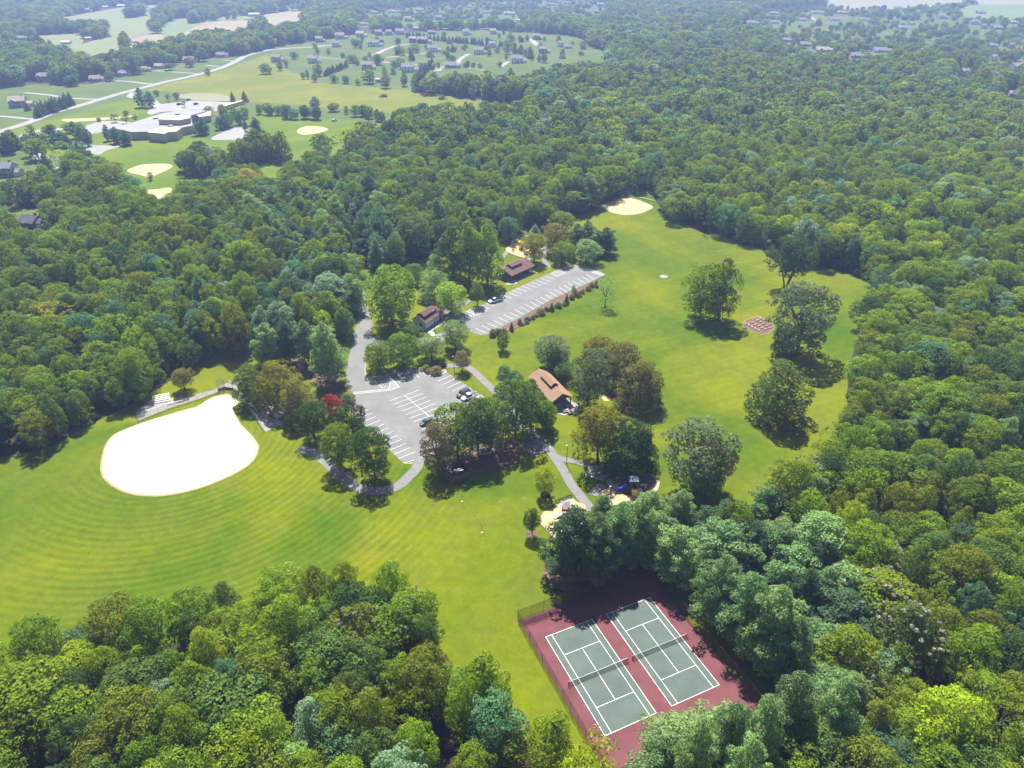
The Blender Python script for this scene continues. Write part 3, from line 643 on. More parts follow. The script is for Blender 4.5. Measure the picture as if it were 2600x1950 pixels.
for f, x, y, w, h, sh, col, lab in YT:
    col = {'dark': 'mid', 'mid': 'green'}.get(col, col)
    ptree(f, x, y, x, y-h, w, sh, col, lab, 'conifer' if sh == 'cone' else 'pine_tree' if sh == 'pine' else 'field_tree', far=True)

# ------------------------------------------------------------------ the woods
PATCH = [gs('B', [(1175,1115),(1165,1060),(1200,990,12),(1280,915,14),(1420,925,14),(1540,940,14),(1605,1000,10),(1600,1055),(1500,1105),(1400,1130),(1240,1150)]),
         gs('B', [(1640,1000),(1650,960,10),(1760,905,14),(1880,895,14),(1990,880,14),(2110,890,14),(2160,970),(2100,1010),(1920,1040),(1800,1035)]),
         gs('C', [(600,965),(600,900,12),(680,855,14),(790,865,14),(860,900,6),(760,950)]),
         gs('V' if False else 'A', [(560,752),(690,745),(700,742),(690,700),(560,700)])]
ROADKEEP = [gs('A', [(755,700),(775,640),(770,560),(800,560),(800,640),(800,700)]), gs('A', [(430,790),(430,768),(560,752),(640,748),(640,770),(560,775)])]
HOUSES = [  # frame, x, y(base), width px, storeys, roof, wall, turn, label
 ('P',300,575,110,2,1,3,.1,'grey-sided house at the far left of the road-side row'),('P',662,575,110,1,2,2,.3,'house with a tan hipped roof behind the conifers on the left'),
 ('P',855,535,90,1,1,3,.5,'grey-roofed house, third along the road-side row'),('P',1000,505,85,1,2,2,.4,'tan-grey roofed house, fourth along the road-side row'),('P',1110,482,80,1,3,2,.2,'tan-roofed house, fifth along the road-side row'),
 ('P',1320,440,110,1,2,4,.1,'long low brick house under the wood edge'),('P',1545,402,85,1,1,2,.1,'low house nearest the bend of the main road'),('P',1935,435,92,2,2,2,.1,'cream two-storey house, first on the meadow'),
 ('P',2190,445,84,2,1,1,.1,'white two-storey house, second on the meadow'),('P',140,282,75,1,2,2,.2,'small house beside the far hay field'),('P',1780,112,120,1,1,1,.1,'long pale barn beside the ploughed field'),
 ('P',735,58,60,1,1,1,.1,'white-roofed farm shed, left of two'),('P',850,50,88,1,1,1,.0,'long white-roofed farm shed, right of two'),('P',610,88,60,2,2,4,.0,'brownish farmhouse before the far hay field'),
 ('P',455,312,90,1,1,1,.2,'pair of white sheds at the field corner'),('P',615,282,62,1,1,1,.7,'bright white shed beside the field corner'),
 ('O',130,232,175,2,3,3,.5,'large house with tan roof and white side beside the conifer hedge'),('O',232,1200,225,1,4,4,-.6,'dark-roofed house alone in the woods at the left edge'),
 ('O',40,790,190,2,1,3,-.15,'grey-roofed house with a white deck at the left edge'),('O',430,770,70,1,1,1,.4,'small white garden shed below the school drive'),
 ('M',165,298,70,2,2,2,.1,'tan-roofed house, leftmost of the far estate'),('M',278,332,68,2,1,1,.5,'white house with grey roof near the left of the far estate'),('M',310,275,92,2,2,2,.1,'wide tan house behind the white one in the far estate'),
 ('M',452,262,80,2,3,2,.1,'tan house in the back row of the far estate'),('M',545,328,112,2,1,1,.1,'wide white house beside a dark round tree'),('M',582,250,72,2,1,3,.2,'grey gabled house in the back row of the far estate'),
 ('M',655,248,60,2,2,2,.0,'small house right of the grey gabled one'),('M',732,245,92,2,1,2,.1,'grey-roofed house at the left end of the conifer row'),('M',822,300,70,2,3,4,.1,'brick house below the conifer row'),
 ('M',890,305,105,2,2,4,.1,'large tan-roofed brick house below the conifer row'),('M',958,368,100,2,1,1,.3,'white house in front of the large brick house'),('M',1197,248,70,2,1,1,.4,'white house above the conifer row'),
 ('M',1386,240,60,2,3,2,.2,'yellowish house above the conifer row'),('M',1378,335,70,2,1,1,.9,'white gable-end house at the right end of the conifer row'),('M',1285,383,100,2,1,1,.1,'white house with a porch above the curved drive'),
 ('M',1690,280,75,2,1,3,.2,'grey house at the top right of the estate'),('M',1738,375,85,2,2,3,.1,'grey-sided house behind trees at right'),('M',1865,330,62,2,1,1,.5,'tall white house on the green knoll'),('M',1905,342,62,1,2,1,.1,'white garage wing with brown roof on the green knoll'),
 ('M',1553,445,112,2,1,1,.1,'white house with grey roof beside the lower drive'),('M',1088,478,112,1,1,3,-.1,'long low grey-roofed house beside the paved court'),('M',785,508,122,2,1,1,.1,'two-gabled white house above the wood'),
 ('M',498,490,100,2,2,3,.3,'tan-grey house behind the round dark tree'),('M',118,445,95,2,2,1,.1,'white house with brown roof, left of the estate road'),('M',582,578,36,1,1,1,.2,'tiny white shed on the upper meadow edge'),
 ('M',545,98,60,1,1,3,.1,'small grey house in the upper left of the estate'),('M',675,92,80,1,2,2,.1,'tan-roofed house in the upper estate'),('M',790,152,72,2,2,3,.1,'hazy beige house in the upper estate'),
 ('M',1005,142,72,2,1,3,.2,'hazy grey house in the upper estate'),('M',470,180,62,1,2,1,.0,'pale house at the wood edge of the upper estate'),('M',950,240,60,1,2,4,.0,'low brownish house behind the conifer row'),
 ('M',1215,54,40,1,1,1,.3,'small hazy white house in the top of the estate'),('M',1490,105,85,1,3,2,.1,'tan house among trees in the upper right estate'),('M',2112,98,52,2,2,2,.0,'beige house at the upper right of the estate'),
 ('M',1330,95,52,1,1,1,.1,'hazy white house left of the tan one'),('M',1560,150,40,1,1,1,.2,'small bright white shed in the upper estate'),('M',845,212,56,1,3,4,.0,'brown-roofed house in the middle of the upper estate'),
 ('M',865,78,60,1,2,2,.0,'hazy tan house at the top of the estate'),('M',1790,40,90,1,1,3,.0,'hazy grey house on the skyline, left'),('M',2140,48,70,2,2,2,.1,'hazy beige house on the skyline, right'),('M',1900,28,60,1,1,2,.0,'hazy house on the skyline, middle'),
 ('N',835,92,95,1,1,1,.0,'long white-walled house with its drive in the right suburb'),('N',1010,94,90,1,2,3,.0,'grey-brown house right of the long white one'),('N',955,138,76,1,1,1,.0,'white-roofed house below the grey-brown one'),
 ('N',1145,138,56,1,1,1,.1,'small white house among trees in the right suburb'),('N',410,162,90,1,1,1,.0,'pale long house at the left of the right suburb'),('N',560,158,60,1,1,1,.1,'white house beside a dark conifer'),
 ('N',555,98,62,1,1,3,.0,'grey house at the upper left of the right suburb'),('N',640,278,66,1,1,2,-.4,'pale roof on the woodland edge of the right suburb'),('N',760,308,84,1,1,3,.3,'grey-roofed house on the woodland edge'),
 ('N',885,345,130,1,3,2,-.1,'tan-roofed bungalow on the woodland edge'),('N',1265,348,130,1,1,1,.0,'long grey-roofed white bungalow before the wood'),('N',1105,385,95,1,1,3,-.3,'grey roof just above the wood in the right suburb'),
 ('N',1380,62,60,1,1,1,.0,'small white house at the top of the right suburb'),('N',1670,125,76,2,1,1,.1,'white house in the upper middle of the right suburb'),('N',1885,165,72,2,1,1,.2,'white two-storey house at the upper right'),
 ('N',1408,195,72,1,2,2,.0,'tan-roofed house in the middle of the right suburb'),('N',2035,195,72,1,1,3,.1,'grey-roofed house at the far right'),('N',1945,190,46,2,1,1,.5,'narrow white house at the far right'),
 ('N',2140,158,50,1,3,2,.0,'tan-roofed house at the right edge'),('N',2005,315,64,1,1,3,.1,'grey-roofed house behind the conifers at right'),('N',2128,322,50,2,2,2,.4,'cream gabled house at the right edge'),
 ('N',2010,405,62,2,1,1,.6,'bright white gabled house among dark conifers'),('N',1825,505,84,2,1,1,.15,'white house with grey roof on the edge of the big wood'),('N',2165,470,96,2,2,1,.5,'large white house with beige roof at the right edge'),
 ('N',2150,640,80,1,1,3,-.7,'grey slanting roof sunk in the big wood at the right edge'),('N',1928,92,60,1,1,3,.0,'hazy house below the top right field'),('N',1470,165,50,1,1,1,.7,'small white gable in the middle of the right suburb'),
 ('N',745,140,60,1,1,1,.1,'small pale house left of the white-roofed one')]
HP = []
for h in HOUSES:
    u, v = px(h[0], h[1], h[2]); x, y = G(u, v); HP.append((x, y, u, v, h[3]/FR[h[0]][2]))
def make_woods():
    rng = np.random.default_rng(5); pts = []
    y = 40.0
    while y < 2600:
        sp_ = 6.6 if y < 330 else 7.3 if y < 600 else 9.0 if y < 1100 else 12.5
        hw = (y*cp+CH*sp)*1300/F+45; n = int(2*hw/sp_)
        xs = (np.arange(n)-n/2)*sp_+rng.uniform(0, sp_); pts.append(np.stack([xs+rng.normal(0, sp_*.24, n), y+rng.normal(0, sp_*.24, n)], 1)); y += sp_*.9
    P = np.concatenate(pts); X, Y = P[:, 0], P[:, 1]
    keep = np.ones(len(X), bool)
    inc = np.zeros(len(X), bool)
    for p in PATCH: inc |= inpoly(X, Y, p)
    for p in CLEAR: keep &= ~inpoly(X, Y, p)
    keep |= inc
    for p in ROADKEEP: keep &= ~inpoly(X, Y, p)
    sub = np.zeros(len(X), bool)
    for p in SUB: sub |= inpoly(X, Y, p)
    n1 = np.sin(X*.021+1.3)*np.sin(Y*.017)+np.sin(X*.009-Y*.013+2)*.8
    sub &= keep
    keep &= ~(sub & (rng.uniform(size=len(X)) < .56+.3*(n1 > .1)))
    # heights and radii
    n2 = np.sin(X*.05+Y*.031)*.5+np.sin(X*.017-Y*.043)*.5
    Ht = np.where(Y < 260, 12.8, 15.5)+n2*2.0+rng.normal(0, 2.1, len(X)); Ht = np.where(sub, 8.0+rng.normal(0, 1.2, len(X)), Ht)
    left = (X < -60) & (Y > 190) & (Y < 420); Ht = np.where(left, Ht+.8, Ht)
    R = np.where(sub, 4.6, 1)*np.where(sub, 1, np.where(Y < 330, 4.3, np.where(Y < 600, 4.7, np.where(Y < 1100, 5.6, 7.4))))*rng.lognormal(0, .25, len(X))
    Ht = np.clip(Ht*(.82+.18*R/np.median(R)), 6, 22)
    # a yard is open in front of each house
    for (hx, hy, hu, hv, hw) in HP:
        sc = hw/2+2; hh = 5.5*F/(hy*cp+CH*sp)
        d = np.hypot(X-hx, Y-hy); keep &= d > max(9, 6+sc*(hy*cp)/F)
        yc = Y*sp+(Ht-CH)*cp; zc = Y*cp-(Ht-CH)*sp; u = 1300+F*X/zc; v = 975-F*yc/zc
        near = (Y < hy) & (np.abs(u-hu) < sc+R*F/zc*.6) & (v < hv-.1*hh) & (Y > hy-260) & ~inc
        keep &= ~near
    # woodland fringe kept off the built-up ground of isolated trees
    X, Y, Ht, R = X[keep], Y[keep], Ht[keep], R[keep]; sub = sub[keep]
    kinds = np.zeros(len(X), int); u01 = rng.uniform(size=len(X))
    PZ = [gs('A', [(1200,1240),(1420,1130),(1500,1080),(1600,1075),(1690,1130),(1800,1260),(1860,1400),(1850,1520),(1760,1640),(1500,1800),(1380,1760),(1395,1640),(1450,1480),(1640,1500),(1450,1225)]),
          gs('A', [(640,640),(620,560),(700,520),(850,520),(880,580),(780,600),(770,690),(690,700)]), gs('A', [(470,560),(480,500),(800,440),(860,480),(860,560),(640,570)]),
          gs('O', [(350,700),(700,640),(900,800),(900,1000),(600,1150),(450,1000)]), gs('A', [(880,330),(1120,330),(1300,420),(1150,440),(1000,420),(840,380)])]
    zone = np.zeros(len(X), bool)
    for k, p in enumerate(PZ):
        q = inpoly(X, Y, p); zone |= q & (u01 < (.93, .6, .5, .5, .15)[k])
    kp = ~(zone & (Y < 230) & (rng.uniform(size=len(X)) < .28)); X, Y, Ht, R, sub, zone = X[kp], Y[kp], Ht[kp], R[kp], sub[kp], zone[kp]
    R = np.where(zone & (Y < 230), R*1.38, np.where(zone, R*1.1, R))
    zone |= (rng.uniform(size=len(X)) < .03)
    return X, Y, Ht, R, sub, zone, rng
WX, WY, WH, WR, WS, WZ, wr = make_woods()
SHB = ['round', 'oval', 'lobes', 'spread', 'round', 'lobes', 'open', 'dome']
CMIX = ['green', 'green', 'mid', 'bright', 'bright', 'olive', 'dark', 'blue', 'silver', 'ygreen', 'teal', 'grey']
WDS = dict(green='green', mid='dull green', bright='bright green', olive='olive-green', dark='dark green', blue='blue-green', silver='silvery green', ygreen='yellow-green', teal='teal-green', grey='grey-green',
           pine='blue-green', pinel='pale blue-green', pined='dark blue-green', yellow='golden yellow', rust='rusty')
patch = np.sin(WX*.028+WY*.011+.5)+np.sin(WX*.013-WY*.024+1.7)+np.sin(WY*.05+WX*.037)*.5
ci = np.zeros(len(WX), int); uu = wr.uniform(size=len(WX))
pr_near = np.array([.15, .09, .14, .15, .10, .11, .06, .03, .02, .10, .02, .03]); pr_far = np.array([.22, .16, .16, .12, .04, .04, .06, .08, .05, .02, .05, .00])
pr_right = np.array([.19, .07, .12, .25, .10, .03, .04, .04, .03, .10, .03, .00])
pr_left = np.array([.17, .12, .13, .13, .08, .06, .07, .09, .07, .04, .04, .00])
for i in range(len(WX)):
    p = pr_right if (WX[i] > 60 and 250 < WY[i] < 620) else pr_far if WY[i] > 330 else (pr_left if (WX[i] < 0 and WY[i] > 170) else pr_near); t = np.clip(uu[i]*.75+.125+.11*patch[i]/1.6, 0, .9999)
    ci[i] = min(int(np.searchsorted(np.cumsum(p), t)), len(CMIX)-1)
special = [('T',380,770,'yellow'), ('T',1985,1030,'ygreen'), ('T',120,860,'rust'), ('Q',340,530,'ygreen'), ('Q',745,530,'ygreen'), ('Q',600,640,'silver'), ('Q',1180,660,'silver'), ('R',1150,1300,'silver'), ('Q',880,780,'bright'), ('R',1050,560,'ygreen'), ('R',1400,760,'ygreen'), ('R',1250,900,'ygreen'), ('Q',150,620,'bright'), ('O',1975,990,'yellow')]
SPC = {}
for f, x, y, c in special:
    q = g(f, x, y, 0); d = np.hypot(WX-q[0], WY-q[1]); SPC[int(d.argmin())] = c
zc = WY*cp-(WH*.8-CH)*sp; uW = 1300+F*WX/zc; vW = 975-F*(WY*sp+(WH*.8-CH)*cp)/zc
inview = (uW > -25) & (uW < 2625) & (vW > -10) & (vW < 1985)
dist = np.sqrt(WX**2+WY**2+CH**2)
order = np.argsort(dist/WR*4.5)
ind_b = [i for i in order if inview[i] and not WZ[i]][:228]
ind_p = [i for i in order if inview[i] and WZ[i]][:110]
def where_words(i):
    x, y, u, v = WX[i], WY[i], uW[i], vW[i]
    if u < 1500 and v > 1350: reg = 'bottom left wood'
    elif u > 1300 and v > 1200 and u < 2150: reg = 'tennis court wood'
    elif u < 900: reg = 'left wood'
    else: reg = 'right wood'
    col_ = ['leftmost', 'far left', 'left', 'left of middle', 'middle', 'right of middle', 'right', 'far right', 'rightmost'][min(8, max(0, int(u/2600*9)))]
    row = max(0, min(11, int((v-800)/100)))
    roww = ['farthest back', 'far back', 'well back', 'upper part', 'above middle', 'middle height', 'below middle', 'lower part', 'low down', 'near bottom', 'close to bottom', 'bottom edge'][row]
    return f'{reg}, {roww}, {col_}'
seen = {}; MADE = []
for k, i in enumerate(ind_b+ind_p):
    pine = WZ[i]; c = (['pine', 'pinel', 'pine', 'pined'][i % 4] if pine else SPC.get(i, CMIX[ci[i]]))
    sh = 'pine' if pine else SHB[(i*7) % len(SHB)]
    sz = 'small ' if WR[i] < 3.9 else 'wide ' if WR[i] > 5.1 else ''
    shp = {'round': 'round-crowned', 'oval': 'tall oval', 'lobes': 'lumpy-crowned', 'spread': 'flat-topped', 'open': 'loose-leaved', 'dome': 'bushy', 'pine': 'tufted'}[sh]
    lab = f"{sz}{WDS[c]} {shp} {'pine' if pine else 'tree'} in {where_words(i)}"
    seen.setdefault(lab, []).append((float(uW[i]), k))
    MADE.append(tree('pine_tree' if pine else 'broadleaf_tree', WX[i], WY[i], WH[i]*(1.08 if pine else 1), WR[i]*(.95 if pine else 1.05), sh, c, lab,
         group='pines in the woods' if pine else 'broadleaf trees in the woods', seed=i))
for lab, lst in seen.items():
    if len(lst) > 1:
        for r_, (_, k) in enumerate(sorted(lst)): MADE[k]['label'] = lab+', '+ORD(r_, len(lst))
BL = crown_mesh('blossom', 'open', leaf=.4, dens=.4, seed=77, prr=(.22, .42))
nb_ = 0
for o_ in MADE:
    if nb_ >= 7 or o_.name.endswith(('0','2','4','5','8')) or 'pine' in o_['label']: continue
    u_, v_ = proj(o_.location.x, o_.location.y, 12)
    if (1850 < u_ < 2150 and 1180 < v_ < 1360) or (2080 < u_ < 2330 and 1380 < v_ < 1760) or (850 < u_ < 1180 and 1380 < v_ < 1600):
        c_ = link('blossom', BL, o_, label='pale blossom clusters'); c_.color = (.30, .29, .22, 1); c_.scale = (.97, .97, 1.0); nb_ += 1
rest = np.ones(len(WX), bool); rest[ind_b+ind_p] = False

def instancer(name, idx, protos, pick, label=None):
    """one object of kind stuff: every far tree as an instance of a tree mesh"""
    col = bpy.data.collections.new(name+'_kinds')
    for k, (me, tint) in enumerate(protos):
        o = bpy.data.objects.new('%s_kind_%03d' % (name, k), me); o.color = (*tint, 1); col.objects.link(o)
    me = bpy.data.meshes.new(name); n = len(idx); me.vertices.add(n)
    co = np.zeros((n, 3), np.float32); co[:, 0] = WX[idx]; co[:, 1] = WY[idx]; me.vertices.foreach_set('co', co.ravel())
    a = me.attributes.new('kind', 'INT', 'POINT'); a.data.foreach_set('value', pick.astype(np.int32))
    a = me.attributes.new('tint', 'FLOAT_COLOR', 'POINT'); tc_ = np.ones((n, 4), np.float32); tc_[:, :3] = np.array([protos[p_][1] for p_ in pick]); a.data.foreach_set('color', tc_.ravel())
    a = me.attributes.new('turn', 'FLOAT', 'POINT'); a.data.foreach_set('value', wr.uniform(0, 6.28, n).astype(np.float32))
    s = np.stack([WR[idx]/5*1.05, WR[idx]/5*1.05, WH[idx]/15], 1).astype(np.float32)
    a = me.attributes.new('size', 'FLOAT_VECTOR', 'POINT'); a.data.foreach_set('vector', s.ravel())
    o = link(name, me, kind='stuff', label=label)
    gr = bpy.data.node_groups.new(name+'_nodes', 'GeometryNodeTree')
    gr.interface.new_socket('Geometry', in_out='INPUT', socket_type='NodeSocketGeometry'); gr.interface.new_socket('Geometry', in_out='OUTPUT', socket_type='NodeSocketGeometry')
    N = gr.nodes; L = gr.links; gi = N.new('NodeGroupInput'); go = N.new('NodeGroupOutput')
    ci_ = N.new('GeometryNodeCollectionInfo'); ci_.inputs[0].default_value = col; ci_.inputs[1].default_value = True; ci_.inputs[2].default_value = True
    ip = N.new('GeometryNodeInstanceOnPoints'); ip.inputs['Pick Instance'].default_value = True
    def at(nm, t):
        q = N.new('GeometryNodeInputNamedAttribute'); q.data_type = t; q.inputs[0].default_value = nm; return q.outputs[0]
    cx = N.new('ShaderNodeCombineXYZ'); L.new(at('turn', 'FLOAT'), cx.inputs[2])
    er = N.new('FunctionNodeEulerToRotation'); L.new(cx.outputs[0], er.inputs[0])
    L.new(gi.outputs[0], ip.inputs['Points']); L.new(ci_.outputs[0], ip.inputs['Instance']); L.new(at('kind', 'INT'), ip.inputs['Instance Index'])
    L.new(er.outputs[0], ip.inputs['Rotation']); L.new(at('size', 'FLOAT_VECTOR'), ip.inputs['Scale']); L.new(ip.outputs[0], go.inputs[0])
    md = o.modifiers.new('trees', 'NODES'); md.node_group = gr; return o
def joined(me, tk, name):
    """crown and trunk in one mesh for trees of the far woods"""
    m = me.copy(); m.name = name; bmm = bmesh.new(); bmm.from_mesh(m); nf = len(bmm.faces); bmm.from_mesh(tk); bmm.faces.ensure_lookup_table()
    for f in bmm.faces[nf:]: f.material_index = 1
    bmm.to_mesh(m); bmm.free(); m.materials.append(M['bark']); return m
def woods(name, sel, far, label):
    protos = []; nb = len(SHB); cols = CMIX+['yellow', 'rust']
    sfx = '_far' if far else ''; jm = {}
    for c in cols:
        for k, sh in enumerate(SHB):
            key = (sh, k % len(CR[sh+sfx]))
            if key not in jm: jm[key] = joined(CR[sh+sfx][key[1]], TR['std'][0], 'woodland_'+sh)
            protos.append((jm[key], C_[c]))
    n0 = len(protos); jp = [joined(m_, TR['pine'][0], 'woodland_pine') for m_ in CR['pine'+sfx]]
    pc = ['pine', 'pinel', 'pined', 'teal']
    for c in pc:
        for m_ in jp: protos.append((m_, C_[c]))
    idx = np.where(sel)[0]; pk = np.zeros(len(idx), int)
    for j, i in enumerate(idx):
        if WZ[i]: pk[j] = n0+(i % 4)*len(jp)+(i//4) % len(jp)
        else:
            c = cols.index(SPC[i]) if i in SPC else ci[i]
            pk[j] = c*nb+(i*7) % nb
    return instancer(name, idx, protos, pk, label)
woods('woodland', rest & (WY < 480), False, 'dense broadleaf and pine wood around the park')
woods('far_woodland', rest & (WY >= 480), True, 'far hazy woods between fields and houses')
print('trees', len(WX), 'individual', len(ind_b)+len(ind_p), 'max same label', max(len(v) for v in seen.values()))

# ------------------------------------------------------------------ roads, car parks, paths
Fp = lambda pts: gs('F', pts); Hp = lambda pts: gs('H', pts); Gp = lambda pts: gs('G', pts)
aspha = (Fp([(345,480),(322,560),(318,700),(330,860),(318,960),(262,1110),(215,1340),(150,1640)]) +
         Hp([(105,330),(105,480),(160,530),(175,560),(140,722),(597,1160),(645,1206),(890,1130),(1784,862),(1720,810),(1500,655),(1290,515),(1040,347),(1020,330),(900,362),(850,378),(800,325),(690,318),(600,340),(420,380),(290,402),(285,255)]) +
         Fp([(440,1300),(640,1310),(760,1318),(1000,1330),(1250,1290),(1450,1220),(1560,1185),(1700,1100),(1830,1050)]) +
         Gp([(690,1072),(815,1112),(880,1102),(1200,937),(1500,762),(1880,597),(1980,540),(1900,500),(1790,472),(1700,455),(1622,455),(1100,692),(1030,722),(840,822),(780,838),(680,885),(560,915),(480,950),(500,985),(560,1020)]) +
         Fp([(1700,920),(1560,1050),(1450,1095),(1250,1150),(900,1180),(770,1195),(650,1170),(545,1150),(505,1110),(535,960),(500,850),(460,700),(430,600),(412,480)]))
sheet('car_park', aspha, .05, M['asph'])
isl = Hp([(290,395),(288,268),(420,200),(560,250),(700,240),(800,290),(800,312),(690,312),(600,332),(420,372)])
isl = gs('H', [(292,398),(290,262),(420,215),(560,235),(700,225),(830,262),(830,300),(795,318),(690,314),(600,336),(420,376)])
m = MB(); m.prism(smooth(isl, 2), .0, .17); m.build('parking_island_kerb', M['conc'], kind='structure')
ctr = (sum(p[0] for p in isl)/len(isl), sum(p[1] for p in isl)/len(isl))
sheet('parking_island_lawn', smooth([(ctr[0]+(p[0]-ctr[0])*.965, ctr[1]+(p[1]-ctr[1])*.965) for p in isl], 2), .175, M['lawn'])
m = MB(); m.prism(gs('H', [(835,262),(1030,268),(1035,318),(1000,330),(900,358),(850,372),(800,318)]), 0, .16); m.build('shrub_bed', M['mulch'], kind='structure')

def lines(name, segs, w=.13, z=.075, mt='paint'):
    """painted marks: one sheet object per set, each mark a quad"""
    m = MB()
    for a, b in segs:
        a, b = Vector(a), Vector(b); d = (b-a).normalized(); n = Vector((-d.y, d.x))*w/2
        m.add([(a.x-n.x, a.y-n.y, z), (b.x-n.x, b.y-n.y, z), (b.x+n.x, b.y+n.y, z), (a.x+n.x, a.y+n.y, z)], [(0,1,2,3)])
    o = m.build(name, M[mt], kind='structure'); return o
def interp(a, b, t): return (a[0]+(b[0]-a[0])*t, a[1]+(b[1]-a[1])*t)
def stalls(f, a0, a1, b0, b1, n):
    A0, A1, B0, B1 = g(f, *a0), g(f, *a1), g(f, *b0), g(f, *b1)
    return [(interp(A0, A1, i/(n-1)), interp(B0, B1, i/(n-1))) for i in range(n)]
seg = stalls('H', (275,668), (752,1096), (140,722), (597,1160), 13)
seg += stalls('H', (655,570), (1005,870), (790,518), (1130,820), 10)+stalls('H', (655,570), (1005,870), (510,621), (860,922), 10)
seg += [(g('H', 655,570), g('H', 1005,870))]
seg += stalls('H', (960,437), (1300,660), (1092,380), (1425,592), 8)
seg += stalls('H', (590,375), (850,362+15), (660,445), (905,440), 1+1)[:0]
seg += [(g('H', 520,410), g('H', 590,480)), (g('H', 590,375), g('H', 660,445)), (g('H', 652,352), g('H', 728,421)), (g('H', 715,335), g('H', 792,401)), (g('H', 790,318), g('H', 853,380)), (g('H', 385,450), g('H', 450,500))]
lines('bay_lines', seg)
def hatch(f, quad, n, z=.076, w=.14, outline=True):
    q = [g(f, *p) for p in quad]; s = []
    if outline: s += [(q[i], q[(i+1) % 4]) for i in range(4)]
    for i in range(n): t = (i+.5)/n; s.append((interp(q[0], q[1], max(0, t-.04)), interp(q[3], q[2], min(1, t+.05))))
    return s
hs = hatch('H', [(180,540),(500,508),(512,524),(178,556)], 12) + hatch('H', [(505,520),(528,405),(605,490),(520,522)], 5)
hs += hatch('H', [(645,1206),(875,1130),(895,1150),(700,1215)], 7, outline=False)+[(g('H', 645,1206), g('H', 875,1130))]
hs += hatch('H', [(882,372),(1035,325),(1046,350),(918,404)], 7)
hs += hatch('G', [(680,888),(790,840),(862,882),(770,930)], 7)+hatch('G', [(1470,535),(1540,500),(1610,528),(1530,562)], 6)
hs += hatch('G', [(1850,522),(1880,510),(1975,538),(1945,556)], 4)
lines('hatched_zones', hs, w=.13, z=.076)
seg = []
for x, y in ((0,0),): pass
seg += stalls('G', (765,1048), (1800,542), (862,1092), (1878,590), 23)
seg += stalls('G', (1105,690), (1460,540), (1200,725), (1550,572), 9)[:8]+stalls('G', (1548,486), (1622,456), (1640,520), (1712,488), 3)
seg += stalls('G', (805,835), (1075,712), (888,862), (1160,745), 6)
seg += stalls('G', (585,925), (640,898), (700,950), (740,935), 2)
lines('bay_lines', seg, w=.16)
sym = []
for f, x, y in (('G', 862,873), ('G', 735,935), ('G', 1605,527), ('G', 1528,563), ('H', 480,492), ('H', 590,447)):
    cx, cyy = g(f, x, y); sym += [((cx-.5, cyy), (cx+.5, cyy)), ((cx, cyy-.5), (cx, cyy+.5))]
lines('access_symbols', sym, w=.7, z=.078)

loop = gs('E', [(2125,770),(2110,830),(2060,885),(1990,945),(1880,975),(1760,962),(1650,890),(1550,800),(1480,748),(1385,705)])
ribbon('loop_path', loop, 3.1, .09, M['path'])
ribbon('footpath', gs('H', [(1020,300),(1110,290),(1220,296),(1290,335),(1360,400),(1470,505),(1560,600),(1680,720),(1790,840),(1870,915),(1960,1010),(2060,1150),(2140,1270),(2212,1400)])+gs('J', [(975,690),(1065,800),(1120,880)]), 2.6, .10, M['path'])
ribbon('footpath', gs('J', [(690,250),(780,290),(870,310),(960,330),(1100,370)]), 2.0, .13, M['path'])
ribbon('footpath', gs('J', [(1130,700),(1180,630),(1250,590)]), 2.4, .13, M['path'])
ribbon('footpath', gs('G', [(1450,478),(1430,440),(1380,385),(1310,385),(1240,405)]), 2.2, .10, M['path'])
ribbon('footpath', gs('G', [(1000,410),(1080,300),(1160,190),(1160,170),(1250,182),(1330,200)]), 2.0, .12, M['path'])
ribbon('footpath', gs('G', [(1400,385),(1400,320),(1430,280)]), 3.0, .14, M['path'])
ribbon('footpath', gs('F', [(1540,830),(1640,740),(1760,690),(1840,640),(1880,600)]), 3.6, .11, M['path'])
ribbon('track', gs('G', [(60,430),(160,370),(280,335),(420,320)]), 3.0, .09, M['path'])
ribbon('track', gs('E', [(720,150),(820,140),(950,132),(1120,118),(1300,100)]), 3.4, .09, M['path'])
sheet('hut_pad', gs('F', [(1090,1000),(1320,1080),(1560,960),(1530,880),(1420,1060),(1440,1160),(1300,1060)][:2]+[(1440,1010),(1560,950),(1560,890),(1300,1010),(1085,960)]), .12, M['conc'])
sheet('concrete_ramp', gs('F', [(1305,1075),(1370,1055),(1450,1150),(1400,1160)]), .125, M['paint'])
# grove floor
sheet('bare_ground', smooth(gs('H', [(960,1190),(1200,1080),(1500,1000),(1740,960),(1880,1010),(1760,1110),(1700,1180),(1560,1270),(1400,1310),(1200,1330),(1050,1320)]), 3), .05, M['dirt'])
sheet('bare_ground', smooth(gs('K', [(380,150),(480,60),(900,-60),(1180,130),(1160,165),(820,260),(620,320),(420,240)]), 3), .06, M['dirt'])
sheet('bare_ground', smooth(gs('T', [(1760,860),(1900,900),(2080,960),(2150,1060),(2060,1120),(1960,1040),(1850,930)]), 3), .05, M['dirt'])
sheet('bare_ground', smooth(gs('I', [(740,640),(900,690),(1050,760),(960,800),(860,720)]), 3), .05, M['dirt'])
